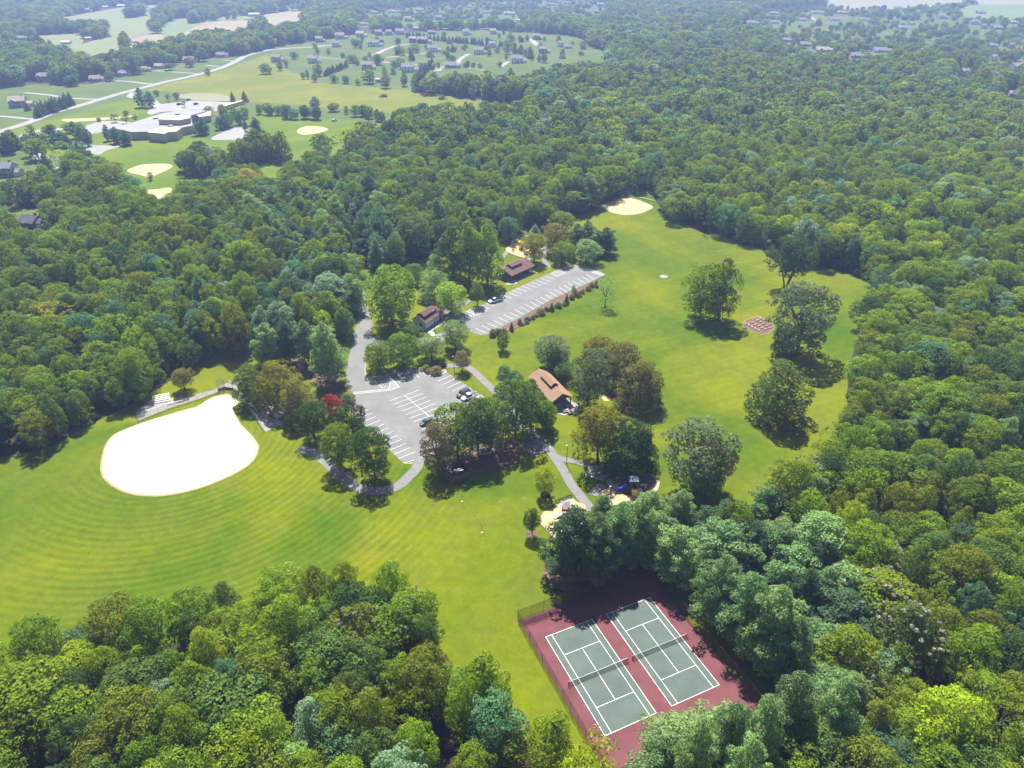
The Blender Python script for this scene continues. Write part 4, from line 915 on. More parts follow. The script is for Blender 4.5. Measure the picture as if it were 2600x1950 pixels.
# planted strip
m = MB(); m.prism(gs('G', [(882,1106),(1200,942),(1500,767),(1882,602),(1890,650),(1700,740),(1470,868),(1290,985),(1190,1030),(1060,1085),(930,1122)]), 0, .12)
m.build('planting_bed', M['rmulch'], kind='structure')
pb = [('G',925,1118,950,80,'brown'),('G',972,1095,60,60,'pale'),('G',1030,1085,60,45,'rust'),('G',1102,1066,48,98,'mid'),('G',1180,1010,44,60,'brown'),('G',1195,1015,60,30,'olive'),('G',1245,1000,50,32,'mid'),
      ('G',1300,960,44,44,'olive'),('G',1360,900,40,46,'olive'),('G',1385,920,60,70,'gold'),('G',1430,880,50,40,'rust'),('G',1478,880,60,95,'green'),('G',1540,850,70,52,'mid'),('G',1600,830,60,30,'mid'),('G',1617,812,54,110,'mid'),
      ('G',1665,770,60,55,'gold'),('G',1695,740,60,60,'rust'),('G',1720,755,34,60,'brown'),('G',1745,745,30,60,'rust'),('G',1770,720,34,50,'brown'),('G',1682,690,40,60,'silver'),('G',1820,690,60,50,'gold'),('G',1850,660,50,50,'olive'),('G',1893,655,44,70,'mid'),('G',990,1105,50,60,'rust'),('G',1250,970,60,40,'rust'),('G',1330,935,60,36,'brown')]
for i, (f, x, y, w, h, c) in enumerate(pb):
    w = min(w, 70); x0, y0 = g(f, x, y); sc = F/((y0*cp+CH*sp))
    tree('shrub', x0, y0, max(.7, h/FR[f][2]/sc*.95), w/FR[f][2]/sc/2, 'dome' if h < 90 else 'cone', c, f"{WDS.get(c, {'brown':'reddish-brown','gold':'golden','pale':'pale'}.get(c, c))} shrub in the planted strip by the car park, {i+1 if False else ORD(sorted(p[1] for p in pb).index(x), len(pb)) if sorted(p[1] for p in pb).index(x) < 13 or sorted(p[1] for p in pb).index(x) > 13 else 'middle one'}", cat='shrub', group='shrubs in the planted strip', seed=i)

# ------------------------------------------------------------------ tennis courts
CT = 0.425; ct, st_ = math.cos(CT), math.sin(CT); CO = (6.9054, 98.9997)
def c2w(x, y): return (CO[0]+x*ct+y*st_, CO[1]+x*st_-y*ct)       # court frame: x across, y towards the near end
def w2c(X, Y): X -= CO[0]; Y -= CO[1]; return (X*ct+Y*st_, X*st_-Y*ct)
kl = [w2c(*g('K', *p)) for p in ((185,520),(835,1600),(1895,1045),(1180,160))]
x0 = (kl[0][0]+kl[1][0])/2; x1 = (kl[2][0]+kl[3][0])/2; y0 = (kl[0][1]+kl[3][1])/2; y1 = 23.77+(-y0)+1.2
print('court enclosure', x0, x1, y0, y1, kl)
GAP = 14.3818
court = sheet('tennis_court', [c2w(x0, y0), c2w(x1, y0), c2w(x1, y1), c2w(x0, y1)], .055, M['maroon'])
L_, W_ = 10.97, 23.77
for k, nm in ((0, 'left'), (1, 'right')):
    ox = k*GAP
    pc = sheet('playing_surface', [c2w(ox, 0), c2w(ox+L_, 0), c2w(ox+L_, W_), c2w(ox, W_)], .072, M['green'], parent=court, label=f'green playing surface of the {nm} tennis court')
    m = MB(); lw = .10
    def cl(xa, ya, xb, yb, w=lw, z=.090):
        a, b = Vector(c2w(xa, ya)), Vector(c2w(xb, yb)); d = (b-a).normalized(); n = Vector((-d.y, d.x))*w/2; a = a-d*w/2; b = b+d*w/2
        m.add([(a.x+n.x, a.y+n.y, z), (b.x+n.x, b.y+n.y, z), (b.x-n.x, b.y-n.y, z), (a.x-n.x, a.y-n.y, z)], [(3,2,1,0)])
    for i, sgm in enumerate([(ox,0,ox+L_,0),(ox,W_,ox+L_,W_),(ox,0,ox,W_),(ox+L_,0,ox+L_,W_),(ox+1.37,0,ox+1.37,W_),(ox+L_-1.37,0,ox+L_-1.37,W_),(ox+1.37,5.485,ox+L_-1.37,5.485),(ox+1.37,W_-5.485,ox+L_-1.37,W_-5.485),(ox+L_/2,5.485,ox+L_/2,W_-5.485)]):
        m = MB(); cl(*sgm, w=.12, z=.088+.0045*(i % 9)/2); m.build('court_line', M['paint'], court)
    nt_ = empty('tennis_net', (*c2w(ox+L_/2, W_/2), 0), CT, label=f'tennis net with dark mesh across the {nm} court', cat='tennis net', group='tennis nets')
    hw = L_/2+1.1
    for sx in (-1, 1):
        m = MB(); m.bar((sx*hw, 0, 0), (sx*hw, 0, 1.12), .06, 8); m.bar((sx*hw, .0, .1), (sx*hw, -.9, .1), .03, 5); m.bar((sx*hw, -.9, .1), (sx*hw, 0, 1.0), .025, 5); m.build('post', M['netred'], nt_)
    m = MB(); n_ = 12
    for i in range(n_):
        a, b = -hw+2*hw*i/n_, -hw+2*hw*(i+1)/n_; za, zb_ = [1.07-.15*(1-(q/hw)**2) for q in (a, b)]
        m.add([(a,0,.05),(b,0,.05),(b,0,zb_),(a,0,za)], [(0,1,2,3)])
    m.build('mesh', M['net'], nt_)
    m = MB(); m.tube([(-hw+2*hw*i/n_, 0, 1.07-.15*(1-((-hw+2*hw*i/n_)/hw)**2)) for i in range(n_+1)], .035, 5); m.build('tape', M['fence'] if False else M['gpost'], nt_)
def fence_run(name, pts, h, post, mesh, gap, label, cat='fence', rail=True, pr=.035, group=None, z0=.05):
    p0 = pts[0]; rt = empty(name, (p0[0], p0[1], 0), label=label, cat=cat, group=group)
    P = [(p[0]-p0[0], p[1]-p0[1]) for p in pts]
    for a, b in zip(P, P[1:]):
        L = math.hypot(b[0]-a[0], b[1]-a[1]); n = max(1, round(L/gap))
        for i in range(n):
            s, e = interp(a, b, i/n), interp(a, b, (i+1)/n)
            m = MB(); m.bar((*s, 0), (*s, h), pr, 5); m.build('post', post, rt)
            m = MB(); m.add([(*s, z0), (*e, z0), (*e, h), (*s, h)], [(0,1,2,3)]); m.build('mesh_panel', mesh, rt)
        m = MB(); m.bar((*a, h), (*b, h), pr*.7, 5); m.bar((*a, z0+.02), (*b, z0+.02), pr*.6, 5); m.build('rail', post, rt)
    m = MB(); m.bar((*P[-1], 0), (*P[-1], h), pr, 5); m.build('post', post, rt)
    return rt
e = .12
fence_run('court_fence', [c2w(x0-e, y1+e), c2w(x0-e, y0-e), c2w(x0+9, y0-e)], 3.0, M['fpost'], M['fence'], 3.0, 'maroon chain-link fence round the left side of the tennis courts')
fence_run('court_fence', [c2w(x0+10.4, y0-e), c2w(x1+e, y0-e), c2w(x1+e, y1+e)], 3.0, M['fpost'], M['fence'], 3.0, 'maroon chain-link fence along the back and right side of the tennis courts')
fence_run('court_fence', [c2w(x0-e+.3, y1+e), c2w(x1+e-.3, y1+e)], 3.0, M['fpost'], M['fence'], 3.0, 'maroon chain-link fence across the near end of the tennis courts')
fence_run('court_fence', [c2w(x0+.6, y0+1.5), c2w(x0+8.0, y0+1.5)], 1.3, M['fpost'], M['fence'], 2.5, 'low maroon screen fence just inside the gate corner of the courts')

# ------------------------------------------------------------------ ball field
inf = smooth(gs('E', [(880,378),(930,372),(965,392),(1000,430),(965,450),(962,475),(1010,560),(1068,620),(1108,672),(1118,715),(1080,790),(1000,850),(850,920),(700,970),(530,1000),(380,998),(270,970),(190,920),(150,870),(145,800),(162,720),(190,660),(250,610),(400,550),(560,500),(680,465),(740,448),(815,402)]), 4)
cin = (sum(p[0] for p in inf)/len(inf), sum(p[1] for p in inf)/len(inf))
sheet('infield_rim', [(cin[0]+(p[0]-cin[0])*1.018, cin[1]+(p[1]-cin[1])*1.018) for p in inf], .045, M['sandrim'])
sheet('infield', [(cin[0]+(p[0]-cin[0])*.995, cin[1]+(p[1]-cin[1])*.995) for p in inf], .062, M['sand'])
sheet('infield_core', [(cin[0]+(p[0]-cin[0])*.93, cin[1]+.6+(p[1]-cin[1])*.93) for p in inf], .074, M['sandcore'])
sheet('dugout_slab', gs('E', [(355,485),(400,448),(442,410),(700,385),(760,365),(842,345),(925,300),(1000,325),(1040,380),(1035,425),(1000,400),(965,350),(915,342),(740,405),(560,462),(375,537)]), .075, M['conc'])
sheet('dugout_slab', gs('E', [(1045,440),(1085,405),(1130,398),(1270,430),(1340,535),(1250,570),(1162,607),(1110,530)]), .075, M['conc'])
fence_run('ball_field_fence', gs('E', [(370,537),(560,463),(740,406),(912,345)]), 1.8, M['gpost'], M['gfence'], 3, 'galvanised chain-link fence along the left dugout slab of the ball field')
fence_run('ball_field_fence', gs('E', [(985,362),(1040,435),(1100,515),(1162,604)]), 1.8, M['gpost'], M['gfence'], 3, 'galvanised chain-link fence along the right dugout slab of the ball field')
def backstop(name, pts, h, label, over=1.6):
    p0 = pts[0]; rt = empty(name, (p0[0], p0[1], 0), label=label, cat='backstop'); P = [(p[0]-p0[0], p[1]-p0[1]) for p in pts]
    c = (sum(p[0] for p in P)/len(P), sum(p[1] for p in P)/len(P)-4)
    tops = [];
    for p in P:
        d = Vector((c[0]-p[0], c[1]-p[1])).normalized(); tops.append((p[0]+d.x*over, p[1]+d.y*over))
    for i, p in enumerate(P):
        m = MB(); m.bar((*p, 0), (*p, h), .06, 6); m.bar((*p, h), (*tops[i], h+over*.7), .045, 5); m.build('post', M['gpost'], rt)
    for i in range(len(P)-1):
        a, b = P[i], P[i+1]
        m = MB(); m.add([(*a, .9), (*b, .9), (*b, h), (*a, h), (*tops[i+1], h+over*.7), (*tops[i], h+over*.7)], [(0,1,2,3), (3,2,4,5)]); m.build('mesh_panel', M['gfence'], rt)
        m = MB(); d = Vector((b[0]-a[0], b[1]-a[1])); m.box(((a[0]+b[0])/2, (a[1]+b[1])/2, .45), (d.length*.96, .08, .9), math.atan2(d.y, d.x)); m.build('board', M['dark'] if i == len(P)//2-0 else M['bgrey'], rt)
        m = MB(); m.bar((*a, h), (*b, h), .04, 5); m.bar((*tops[i], h+over*.7), (*tops[i+1], h+over*.7), .04, 5); m.build('rail', M['gpost'], rt)
    return rt
backstop('backstop', gs('E', [(870,352),(912,338),(965,346),(1000,375)]), 3.6, 'chain-link backstop with a curved top behind home plate of the near ball field')
backstop('backstop', gs('D', [(318,918),(345,905),(380,905),(402,918)]), 5.0, 'dark chain-link backstop at the far ball field against the woods')
def bleacher(f, x, y, rz, rows, w, label, mt='alu'):
    X, Y = g(f, x, y); rt = empty('bleacher', (X, Y, .08), rz, label=label, cat='bleacher', group='bleachers at the ball fields')
    for r_ in range(rows):
        m = MB(); m.box((0, r_*.62, .32+r_*.28), (w, .30, .05)); m.build('seat', M[mt], rt)
        m = MB(); m.box((0, r_*.62-.30, .08+r_*.28), (w, .24, .05)); m.build('footboard', M[mt], rt)
    for s in (-1, 0, 1):
        m = MB(); L = rows*.62; m.bar((s*w*.45, -.3, 0), (s*w*.45, L, rows*.28), .035, 5); m.bar((s*w*.45, L-.4, 0), (s*w*.45, L-.4, rows*.28), .035, 5); m.bar((s*w*.45, -.3, .03), (s*w*.45, L-.4, .03), .03, 5); m.build('frame', M['gpost'], rt)
    return rt
def bench(f, x, y, rz, w, label, mt='alu', name='bench', group=None, h=.46, back=False):
    X, Y = g(f, x, y); rt = empty(name, (X, Y, .08), rz, label=label, cat='bench', group=group)
    m = MB(); m.box((0, 0, h), (w, .34, .06)); m.build('seat', M[mt], rt)
    for s in (-1, 1):
        m = MB(); m.box((s*w*.38, 0, h/2-.01), (.08, .28, h-.04)); m.build('leg', M['gpost' if mt == 'alu' else mt], rt)
    if back: m = MB(); m.box((0, .2, h+.32), (w, .05, .3)); m.build('backrest', M[mt], rt)
    return rt
a1 = g('E', 470, 430); a2 = g('E', 570, 410); rzb = math.atan2(a2[1]-a1[1], a2[0]-a1[0])
bleacher('E', 520, 424, rzb, 5, 4.9, 'five-row silver bleacher on the sunny slab left of home plate')
bench('E', 605, 427, rzb+.05, 4.6, 'long pale team bench beside the left fence of the ball field', group='team benches')
a1 = g('E', 1222, 478); a2 = g('E', 1262, 540); rz2 = math.atan2(a2[1]-a1[1], a2[0]-a1[0])
bleacher('E', 1232, 512, rz2, 5, 3.9, 'five-row silver bleacher in tree shade right of home plate')
bench('E', 1105, 470, rz2, 3.6, 'long team bench on the shaded right slab of the ball field', group='team benches')
inf2 = smooth(gs('D', [(360,928),(400,935),(440,950),(474,968),(450,985),(410,1000),(350,1006),(295,998),(255,982),(230,965),(270,948),(320,935)]), 3)
sheet('infield_rim', [(sum(q[0] for q in inf2)/len(inf2)*(-.03)+p[0]*1.03, sum(q[1] for q in inf2)/len(inf2)*(-.03)+p[1]*1.03) for p in inf2], .045, M['sandrim'])
sheet('infield', inf2, .062, M['sand2'])
bench('D', 415, 906, .1, 4.5, 'pale team bench right of the far backstop', group='team benches', mt='conc')
bench('D', 450, 935, -.75, 9, 'long white team bench beside the far ball field', group='team benches')
bench('D', 275, 922, .5, 7, 'long bench left of the far backstop', group='team benches')

# ------------------------------------------------------------------ park buildings
def planar(f, pts, h):          # picture points lying at height h
    return [g(f, p[0], p[1], h) for p in pts]
def gable(rt, cx, cyy, L, Wd, eave, ridge, over, mt, name='roof', th=.16, offx=0, offy=0):
    """ridge along local x, two slopes with thickness"""
    m = MB(); l, w = L/2+over, Wd/2+over; dz = (ridge-eave)/(Wd/2)*over
    e_, r_ = eave-dz, ridge
    v = []
    for z in (0, th):
        v += [(cx-l, cyy-w, e_+z), (cx+l, cyy-w, e_+z), (cx+l, cyy, r_+z), (cx-l, cyy, r_+z), (cx+l, cyy+w, e_+z), (cx-l, cyy+w, e_+z)]
    m.add(v, [(0,3,2,1),(3,5,4,2),(6,7,8,9),(9,8,10,11),(0,1,7,6),(4,5,11,10),(1,2,8,7),(2,4,10,8),(3,0,6,9),(5,3,9,11)])
    return m.build(name, mt, rt)
def walls(rt, L, Wd, eave, ridge, mt, name='wall'):
    l, w = L/2, Wd/2; m = MB()
    m.add([(-l,-w,0),(l,-w,0),(l,w,0),(-l,w,0),(-l,-w,eave),(l,-w,eave),(l,w,eave),(-l,w,eave),(l,0,ridge),(-l,0,ridge)],
          [(0,1,5,4),(2,3,7,6),(1,2,6,8,5),(3,0,4,9,7)])
    return m.build(name, mt, rt)
def clere(rt, L, Wd, eave, ridge, frac, rise, mt, cx=0):
    """raised strip of roof astride the ridge, dark vertical glazing under its edges"""
    w = Wd/2*frac; sl = (ridge-eave)/(Wd/2); l = L/2; th = .14
    za = ridge-sl*w+rise; zt = ridge+rise; o = .25
    m = MB(); v = []
    for z in (0, th):
        v += [(cx-l-o, -w-o, za-sl*o+z), (cx+l+o, -w-o, za-sl*o+z), (cx+l+o, 0, zt+z), (cx-l-o, 0, zt+z), (cx+l+o, w+o, za-sl*o+z), (cx-l-o, w+o, za-sl*o+z)]
    m.add(v, [(0,3,2,1),(3,5,4,2),(6,7,8,9),(9,8,10,11),(0,1,7,6),(4,5,11,10),(1,2,8,7),(2,4,10,8),(3,0,6,9),(5,3,9,11)]); m.build('raised_roof', mt, rt)
    m = MB(); zb = ridge-sl*w-.1
    m.add([(cx-l,-w,zb),(cx+l,-w,zb),(cx+l,w,zb),(cx-l,w,zb),(cx-l,-w,za-.02),(cx+l,-w,za-.02),(cx+l,w,za-.02),(cx-l,w,za-.02),(cx+l,0,zt-.02),(cx-l,0,zt-.02)], [(0,1,5,4),(2,3,7,6),(1,2,6,8,5),(3,0,4,9,7)])
    m.build('clerestory', M['dark'], rt)
# restroom hut: front-left corner, front corner, right corner at the ground
c0, c1_, c2_ = g('F', 1090, 965), g('F', 1300, 1055), g('F', 1525, 905)
Lh = math.hypot(c2_[0]-c1_[0], c2_[1]-c1_[1]); Wh = math.hypot(c0[0]-c1_[0], c0[1]-c1_[1]); rh = math.atan2(c2_[1]-c1_[1], c2_[0]-c1_[0])
mid = ((c0[0]+c2_[0])/2, (c0[1]+c2_[1])/2); print('hut', Lh, Wh, math.degrees(rh))
Wh = min(Wh, 6.2); hut = empty('restroom_hut', (mid[0], mid[1], .02), rh, label='white-walled restroom hut with a stepped brown shingle roof', cat='hut')
walls(hut, Lh, Wh, 2.9, 4.6, M['white']); gable(hut, 0, 0, Lh, Wh, 2.95, 4.65, .5, M['brroof'])
m = MB()
clere(hut, Lh*.74, Wh, 2.95, 4.8, .52, .85, M['brroof'], -Lh*.04)
for yy in (-1,):
    m = MB(); m.box((Lh*.36, -Wh/2-.03, 1.15), (1.0, .08, 2.2)); m.build('door', M['dark'], hut)
m = MB(); m.box((-Lh/2-.03, -.6, 1.25), (.08, .9, 2.1)); m.build('door', M['dark'], hut)
for k in range(3):
    m = MB(); m.box((-Lh*.28+k*Lh*.2, -Wh/2-.03, 2.35), (.9, .07, .35)); m.build('window', M['glass'], hut)
m = MB(); m.box((0, -Wh/2-.025, .25), (Lh*.98, .05, .5)); m.build('plinth', M['conc'], hut)

def pavilion(label, name, A, B, Cc, roofm, eave, ridge, side, frac=.42):
    """A,B,C: three eave corners (world) along the long side A-B and gable end B-C"""
    L = math.hypot(B[0]-A[0], B[1]-A[1]); Wd = math.hypot(Cc[0]-B[0], Cc[1]-B[1]); rz = math.atan2(B[1]-A[1], B[0]-A[0])
    mid = ((A[0]+Cc[0])/2, (A[1]+Cc[1])/2); print(name, label[:20], L, Wd, math.degrees(rz))
    rt = empty(name, (mid[0], mid[1], .02), rz, label=label, cat='pavilion')
    gable(rt, 0, 0, L-.8, Wd-.8, eave+.1, ridge, .4, roofm)
    for i in range(5):
        for s in (-1, 1):
            m = MB(); m.box((-L*.46+L*.92*i/4, s*Wd*.42, eave/2+.1), (.28, .28, eave+.2)); m.build('column', M['wood'], rt)
    for s in (-1, 1):
        m = MB(); m.box((0, s*Wd*.42, eave-.02), (L*.95, .22, .3)); m.build('beam', M['wood'], rt)
        m = MB(); m.add([(s*L*.455, -Wd*.44, eave), (s*L*.455, Wd*.44, eave), (s*L*.455, 0, ridge-.15), (s*L*.465, -Wd*.44, eave), (s*L*.465, Wd*.44, eave), (s*L*.465, 0, ridge-.15)], [(0,1,2),(3,5,4),(0,3,4,1),(1,4,5,2),(2,5,3,0)]); m.build('gable_board', M['wood'], rt)
    clere(rt, L*frac, Wd-.8, eave+.1, ridge+.16, .34, .75, roofm, -L*.04)
    m = MB(); m.box((0, 0, .07), (L*1.06, Wd*1.0, .16)); m.build('slab', M['conc'], rt)
    return rt
# brown pavilion: front eave from (1060,570) to (1285,470); far end goes back-left to (1190,405)
p1 = pavilion('brown-roofed picnic pavilion beside the upper car park', 'picnic_pavilion', g('G', 1062, 572, 2.7), g('G', 1286, 472, 2.7), g('G', 1200, 398, 2.7), M['brroof'], 2.7, 4.6, 1)
p2 = pavilion('tan-roofed picnic pavilion in the middle of the park', 'picnic_pavilion', g('I', 130, 520, 2.7), g('I', 330, 738, 2.7), g('I', 522, 697, 2.7), M['tanroof'], 2.7, 4.9, 1)
sheet('patio', gs('G', [(1180,520),(1230,495),(1320,520),(1250,560),(1100,640),(1040,640)]), .10, M['conc'])
sheet('patio', gs('I', [(380,800),(500,720),(570,775),(560,800),(440,850),(380,830)]), .11, M['conc'])
def table(f, x, y, rz, label, mt='lwood', z=.1):
    X, Y = g(f, x, y); rt = empty('picnic_table', (X, Y, z), rz, label=label, cat='picnic table', group='picnic tables')
    m = MB(); m.box((0, 0, .74), (1.9, .75, .05)); m.build('tabletop', M[mt], rt)
    for s in (-1, 1):
        m = MB(); m.box((0, s*.68, .44), (1.9, .27, .05)); m.build('seat', M[mt], rt)
        m = MB(); m.bar((s*.7, -.6, .02), (s*.7, .2, .72), .04, 5); m.bar((s*.7, .6, .02), (s*.7, -.2, .72), .04, 5); m.bar((s*.7, -.7, .4), (s*.7, .7, .4), .035, 5); m.build('leg', M['gpost'], rt)
for f, x, y, rz, mt, lab in [('I',385,772,.4,'white','white picnic table under the near gable of the tan pavilion'),('I',480,778,.2,'white','white picnic table at the open corner of the tan pavilion'),('I',450,815,.3,'lwood','wooden picnic table on the patio before the tan pavilion'),
                             ('I',490,825,.3,'conc','pale picnic table at the patio edge of the tan pavilion'),('G',1245,508,.5,'lwood','wooden picnic table on the patio of the brown pavilion, inner one'),('G',1275,522,.5,'lwood','wooden picnic table on the patio of the brown pavilion, outer one'),
                             ('G',940,622,.3,'lwood','picnic table in the sun patch under the sycamores'),('J',1190,408,.0,'conc','grey picnic table on the pale slab, back one'),('J',1180,475,.0,'conc','grey picnic table on the pale slab, front one'),
                             ('J',480,180,-.9,'conc','grey picnic table on the shaded slab beside the footpath')]:
    table(f, x, y, rz, lab, mt)
for f, pts, lab, mk in [('G',[(1100,620),(1135,605),(1160,628),(1120,642)],'','conc'),('J',[(355,130),(500,70),(600,110),(625,190),(560,225),(430,265)],'','path'),('J',[(1100,358),(1200,385),(1342,425),(1280,520),(1240,540),(1040,470),(1060,420)],'','conc'),  # slab beside the footpath: concrete in the darker path tone, tree shade painted in
                       ('J',[(1198,385),(1212,360),(1256,370),(1245,398)],'','conc'),('J',[(1280,500),(1320,505),(1380,575),(1340,610),(1300,600),(1270,540)],'','conc')]:
    sheet('picnic_slab', gs(f, pts), .15 if f == 'J' else .12, M[mk])
def grill(f, x, y, label):
    X, Y = g(f, x, y); rt = empty('grill', (X, Y, .12), .3, label=label, cat='grill', group='charcoal grills')
    m = MB(); m.bar((0,0,0), (0,0,.75), .05, 6); m.build('post', M['pole'], rt); m = MB(); m.box((0,0,.88), (.55,.4,.24), 0, 1.15); m.build('firebox', M['pole'], rt)
for a in [('G',1130,622,'black grill on its little slab beside the brown pavilion'),('I',192,1035,'black grill at the footpath edge of the shaded slab'),('I',560,772,'black grill at the corner of the tan pavilion patio'),('J',1045,405,'black grill left of the pale picnic slab')]: grill(*a)
m = MB()
def pole(f, x, y, ytop, label, arm=0, head=True):
    X, Y = g(f, x, y); hh = hgt(X, Y, px(f, x, ytop)[1]); rt = empty('lamp_post', (X, Y, .02), 0, label=label, cat='lamp post', group='park lamp posts')
    m = MB(); m.bar((0,0,0), (0,0,hh), .10, 7, .06); m.build('pole', M['pole'], rt)
    m = MB(); m.bar((0,0,0), (0,0,.3), .22, 8); m.build('base', M['conc'], rt)
    if head: m = MB(); m.box((-.2, 0, hh+.06), (.5, .3, .14), 0, .7); m.build('lamp_head', M['gpost'], rt)
pole('I',460,1252,1100,'dark lamp post at the fork of the footpath'); pole('F',1412,1135,775,'tall dark lamp post in front of the restroom hut'); pole('H',1120,372,205,'dark lamp post at the top corner of the lower car park')
pole('J',1323,735,600,'dark lamp post beside the blue slide playground'); pole('G',785,830,640,'dark lamp post at the corner of the upper car park by the white pickup'); pole('S',775,610,440,'dark lamp post in the shade above the upper car park'); pole('S',1388,700,655,'short dark post at the far end of the upper car park')
pole('F',235,1110,760,'slim pole beside the entrance road', head=False)
# waste-bin enclosure
q = gs('H', [(1035,1290),(1100,1400),(1275,1330),(1215,1235)]); ex, ey = q[1]
rzE = math.atan2(q[2][1]-q[1][1], q[2][0]-q[1][0]); LE = math.hypot(q[2][0]-q[1][0], q[2][1]-q[1][1]); WE = math.hypot(q[0][0]-q[1][0], q[0][1]-q[1][1]); print('enclosure', LE, WE, math.degrees(rzE))
en = empty('bin_enclosure', (ex, ey, .02), rzE, label='brown board bin enclosure, open on top, at the foot of the grove', cat='enclosure'); WE = min(WE, 6); HE = 2.3
def boards(a, b):
    L = math.hypot(b[0]-a[0], b[1]-a[1]); n = int(L/.42); rz = math.atan2(b[1]-a[1], b[0]-a[0])
    for i in range(n):
        c = interp(a, b, (i+.5)/n); m = MB(); m.box((c[0], c[1], HE/2+random.Random(i).uniform(-.03, .03)), (L/n*.93, .06, HE), rz); m.build('board', M['wood'], en)
    m = MB(); m.bar((*a, HE*.85), (*b, HE*.85), .05, 4); m.bar((*a, HE*.2), (*b, HE*.2), .05, 4); m.build('rail', M['wood'], en)
boards((0,0), (LE,0)); boards((LE,0), (LE,WE)); boards((0,WE), (0,0)); boards((LE*.55,WE), (LE,WE))
for c in ((0,0),(LE,0),(LE,WE),(0,WE)): m = MB(); m.box((c[0], c[1], HE/2+.08), (.2,.2,HE+.16)); m.build('post', M['wood'], en)
bx, by = q[1][0]+math.cos(rzE)*LE*.6-math.sin(rzE)*WE*.5, q[1][1]+math.sin(rzE)*LE*.6+math.cos(rzE)*WE*.5
db = empty('waste_bin', (bx, by, .03), rzE, label='white-lidded waste container inside the brown enclosure', cat='waste bin')
m = MB(); m.box((0,0,.7), (2.6,1.5,1.3), 0, 1.08); m.build('container', M['bgrey'], db); m = MB(); m.box((0,0,1.42), (2.4,1.4,.1)); m.build('lid', M['gpost'], db)
# volleyball net
va, vb = g('A', 998, 1083), g('A', 1041, 1150); vn = empty('volleyball_net', (va[0], va[1], .02), math.atan2(vb[1]-va[1], vb[0]-va[0]), label='thin volleyball net between two posts on the lawn', cat='net')
LV = math.hypot(vb[0]-va[0], vb[1]-va[1]); print('volley', LV)
for x in (0, LV): m = MB(); m.bar((x,0,0), (x,0,2.5), .05, 6); m.build('post', M['pole'], vn)
m = MB(); m.add([(0,0,1.7),(LV,0,1.7),(LV,0,2.4),(0,0,2.4)], [(0,1,2,3)]); m.build('mesh', M['net2'], vn); m = MB(); m.bar((0,0,2.4), (LV,0,2.4), .015, 4); m.bar((0,0,1.7), (LV,0,1.7), .012, 4); m.build('tape', M['pole'], vn)
for p in ((va, .32), (vb, .32)): sheet('sand_patch', [(p[0][0]+p[1]*math.cos(a*.785), p[0][1]+p[1]*math.sin(a*.785)) for a in range(8)], .05, M['psand'])
# fitness plot with low beams
hexa = gs('L', [(712,665),(745,640),(830,618),(870,630),(905,655),(960,700),(900,745),(850,752),(800,735),(715,695)])
m = MB(); m.prism([(sum(q[0] for q in hexa)/10*(-.03)+p[0]*1.03, sum(q[1] for q in hexa)/10*(-.03)+p[1]*1.03) for p in hexa], 0, .12); m.build('plot_edging', M['lwood'], kind='structure')
sheet('mulch_plot', hexa, .135, M['rmulch'])
bb = [(730,675,1.3),(755,685,1.3),(780,698,1.3),(806,713,1.3),(832,724,1.3),(783,666,.3),(806,682,.3),(833,693,.3),(858,707,.3),(880,718,.3),(822,650,.3),(848,661,.3),(872,676,.3),(896,690,.3),(838,626,-.4),(856,633,-.4),(876,647,-.3),(838,640,.2),(918,705,.3)]
for i, (x, y, rz) in enumerate(bb):
    bench('L', x, y, rz+.2, 1.5, 'small wooden beam step, %s row of the red mulch plot, %s' % (('front' if rz > 1 else 'back' if rz < .25 else 'middle'), ORD(sorted(bb).index((x, y, rz)), 19) if sorted(bb).index((x, y, rz)) != 9 else 'centre'), 'lwood', 'beam_step', 'beam steps in the mulch plot', .42)
# small white cabinet, manhole slab, stones
X, Y = g('I', 316, 205); ub = empty('utility_box', (X, Y, .02), .2, label='small white utility box on the lawn behind the grey-green tree', cat='utility box')
m = MB(); m.box((0,0,.55), (.9,.7,1.1)); m.build('cabinet', M['wplast'], ub); m = MB(); m.box((0,0,1.13), (1.0,.8,.06)); m.build('lid', M['gpost'], ub)
sheet('worn_patch', smooth(gs('D', [(508,1292),(520,1286),(545,1292),(540,1300),(515,1301)]), 2), .05, M['conc'])
sheet('worn_patch', smooth(gs('I', [(755,690),(790,685),(830,702),(815,722),(775,722)]), 2), .05, M['psand'])
for f, x, y, r_ in [('I',277,1512,1.6),('J',450,1135,1.5),('F',1650,1640,.8),('J',820,335,.7),('J',595,690,1.3)]:
    X, Y = g(f, x, y); sheet('mulch_ring', [(X+r_*math.cos(a*.52), Y+r_*math.sin(a*.52)*1.1) for a in range(12)], .055, M['dirt'])

# ------------------------------------------------------------------ playgrounds
def sandbox(pts, mk='psand', edge=True, z=.12):
    if edge:
        for a, b in zip(pts, pts[1:]+pts[:1]):
            pass
        m = MB(); cx, cyy = sum(p[0] for p in pts)/len(pts), sum(p[1] for p in pts)/len(pts)
        m.prism([(cx+(p[0]-cx)*1.04, cyy+(p[1]-cyy)*1.04) for p in pts], 0, z+.08)
        m.build('timber_edging', M['lwood'], kind='structure')
        sheet('play_surface', pts, z+.095, M[mk])
    else: sheet('play_surface', pts, z, M[mk])
sandbox(gs('J', [(545,955),(585,885),(740,840),(715,815),(760,795),(895,735),(940,780),(1030,810),(1060,900),(1000,1030),(800,1180),(690,1190),(640,1110),(540,1010)]))
sandbox(gs('J', [(1230,655),(1300,625),(1370,590),(1480,545),(1600,500),(1700,470),(1800,475),(1870,560),(1850,640),(1700,760),(1600,830),(1500,800),(1340,810),(1240,700)]))
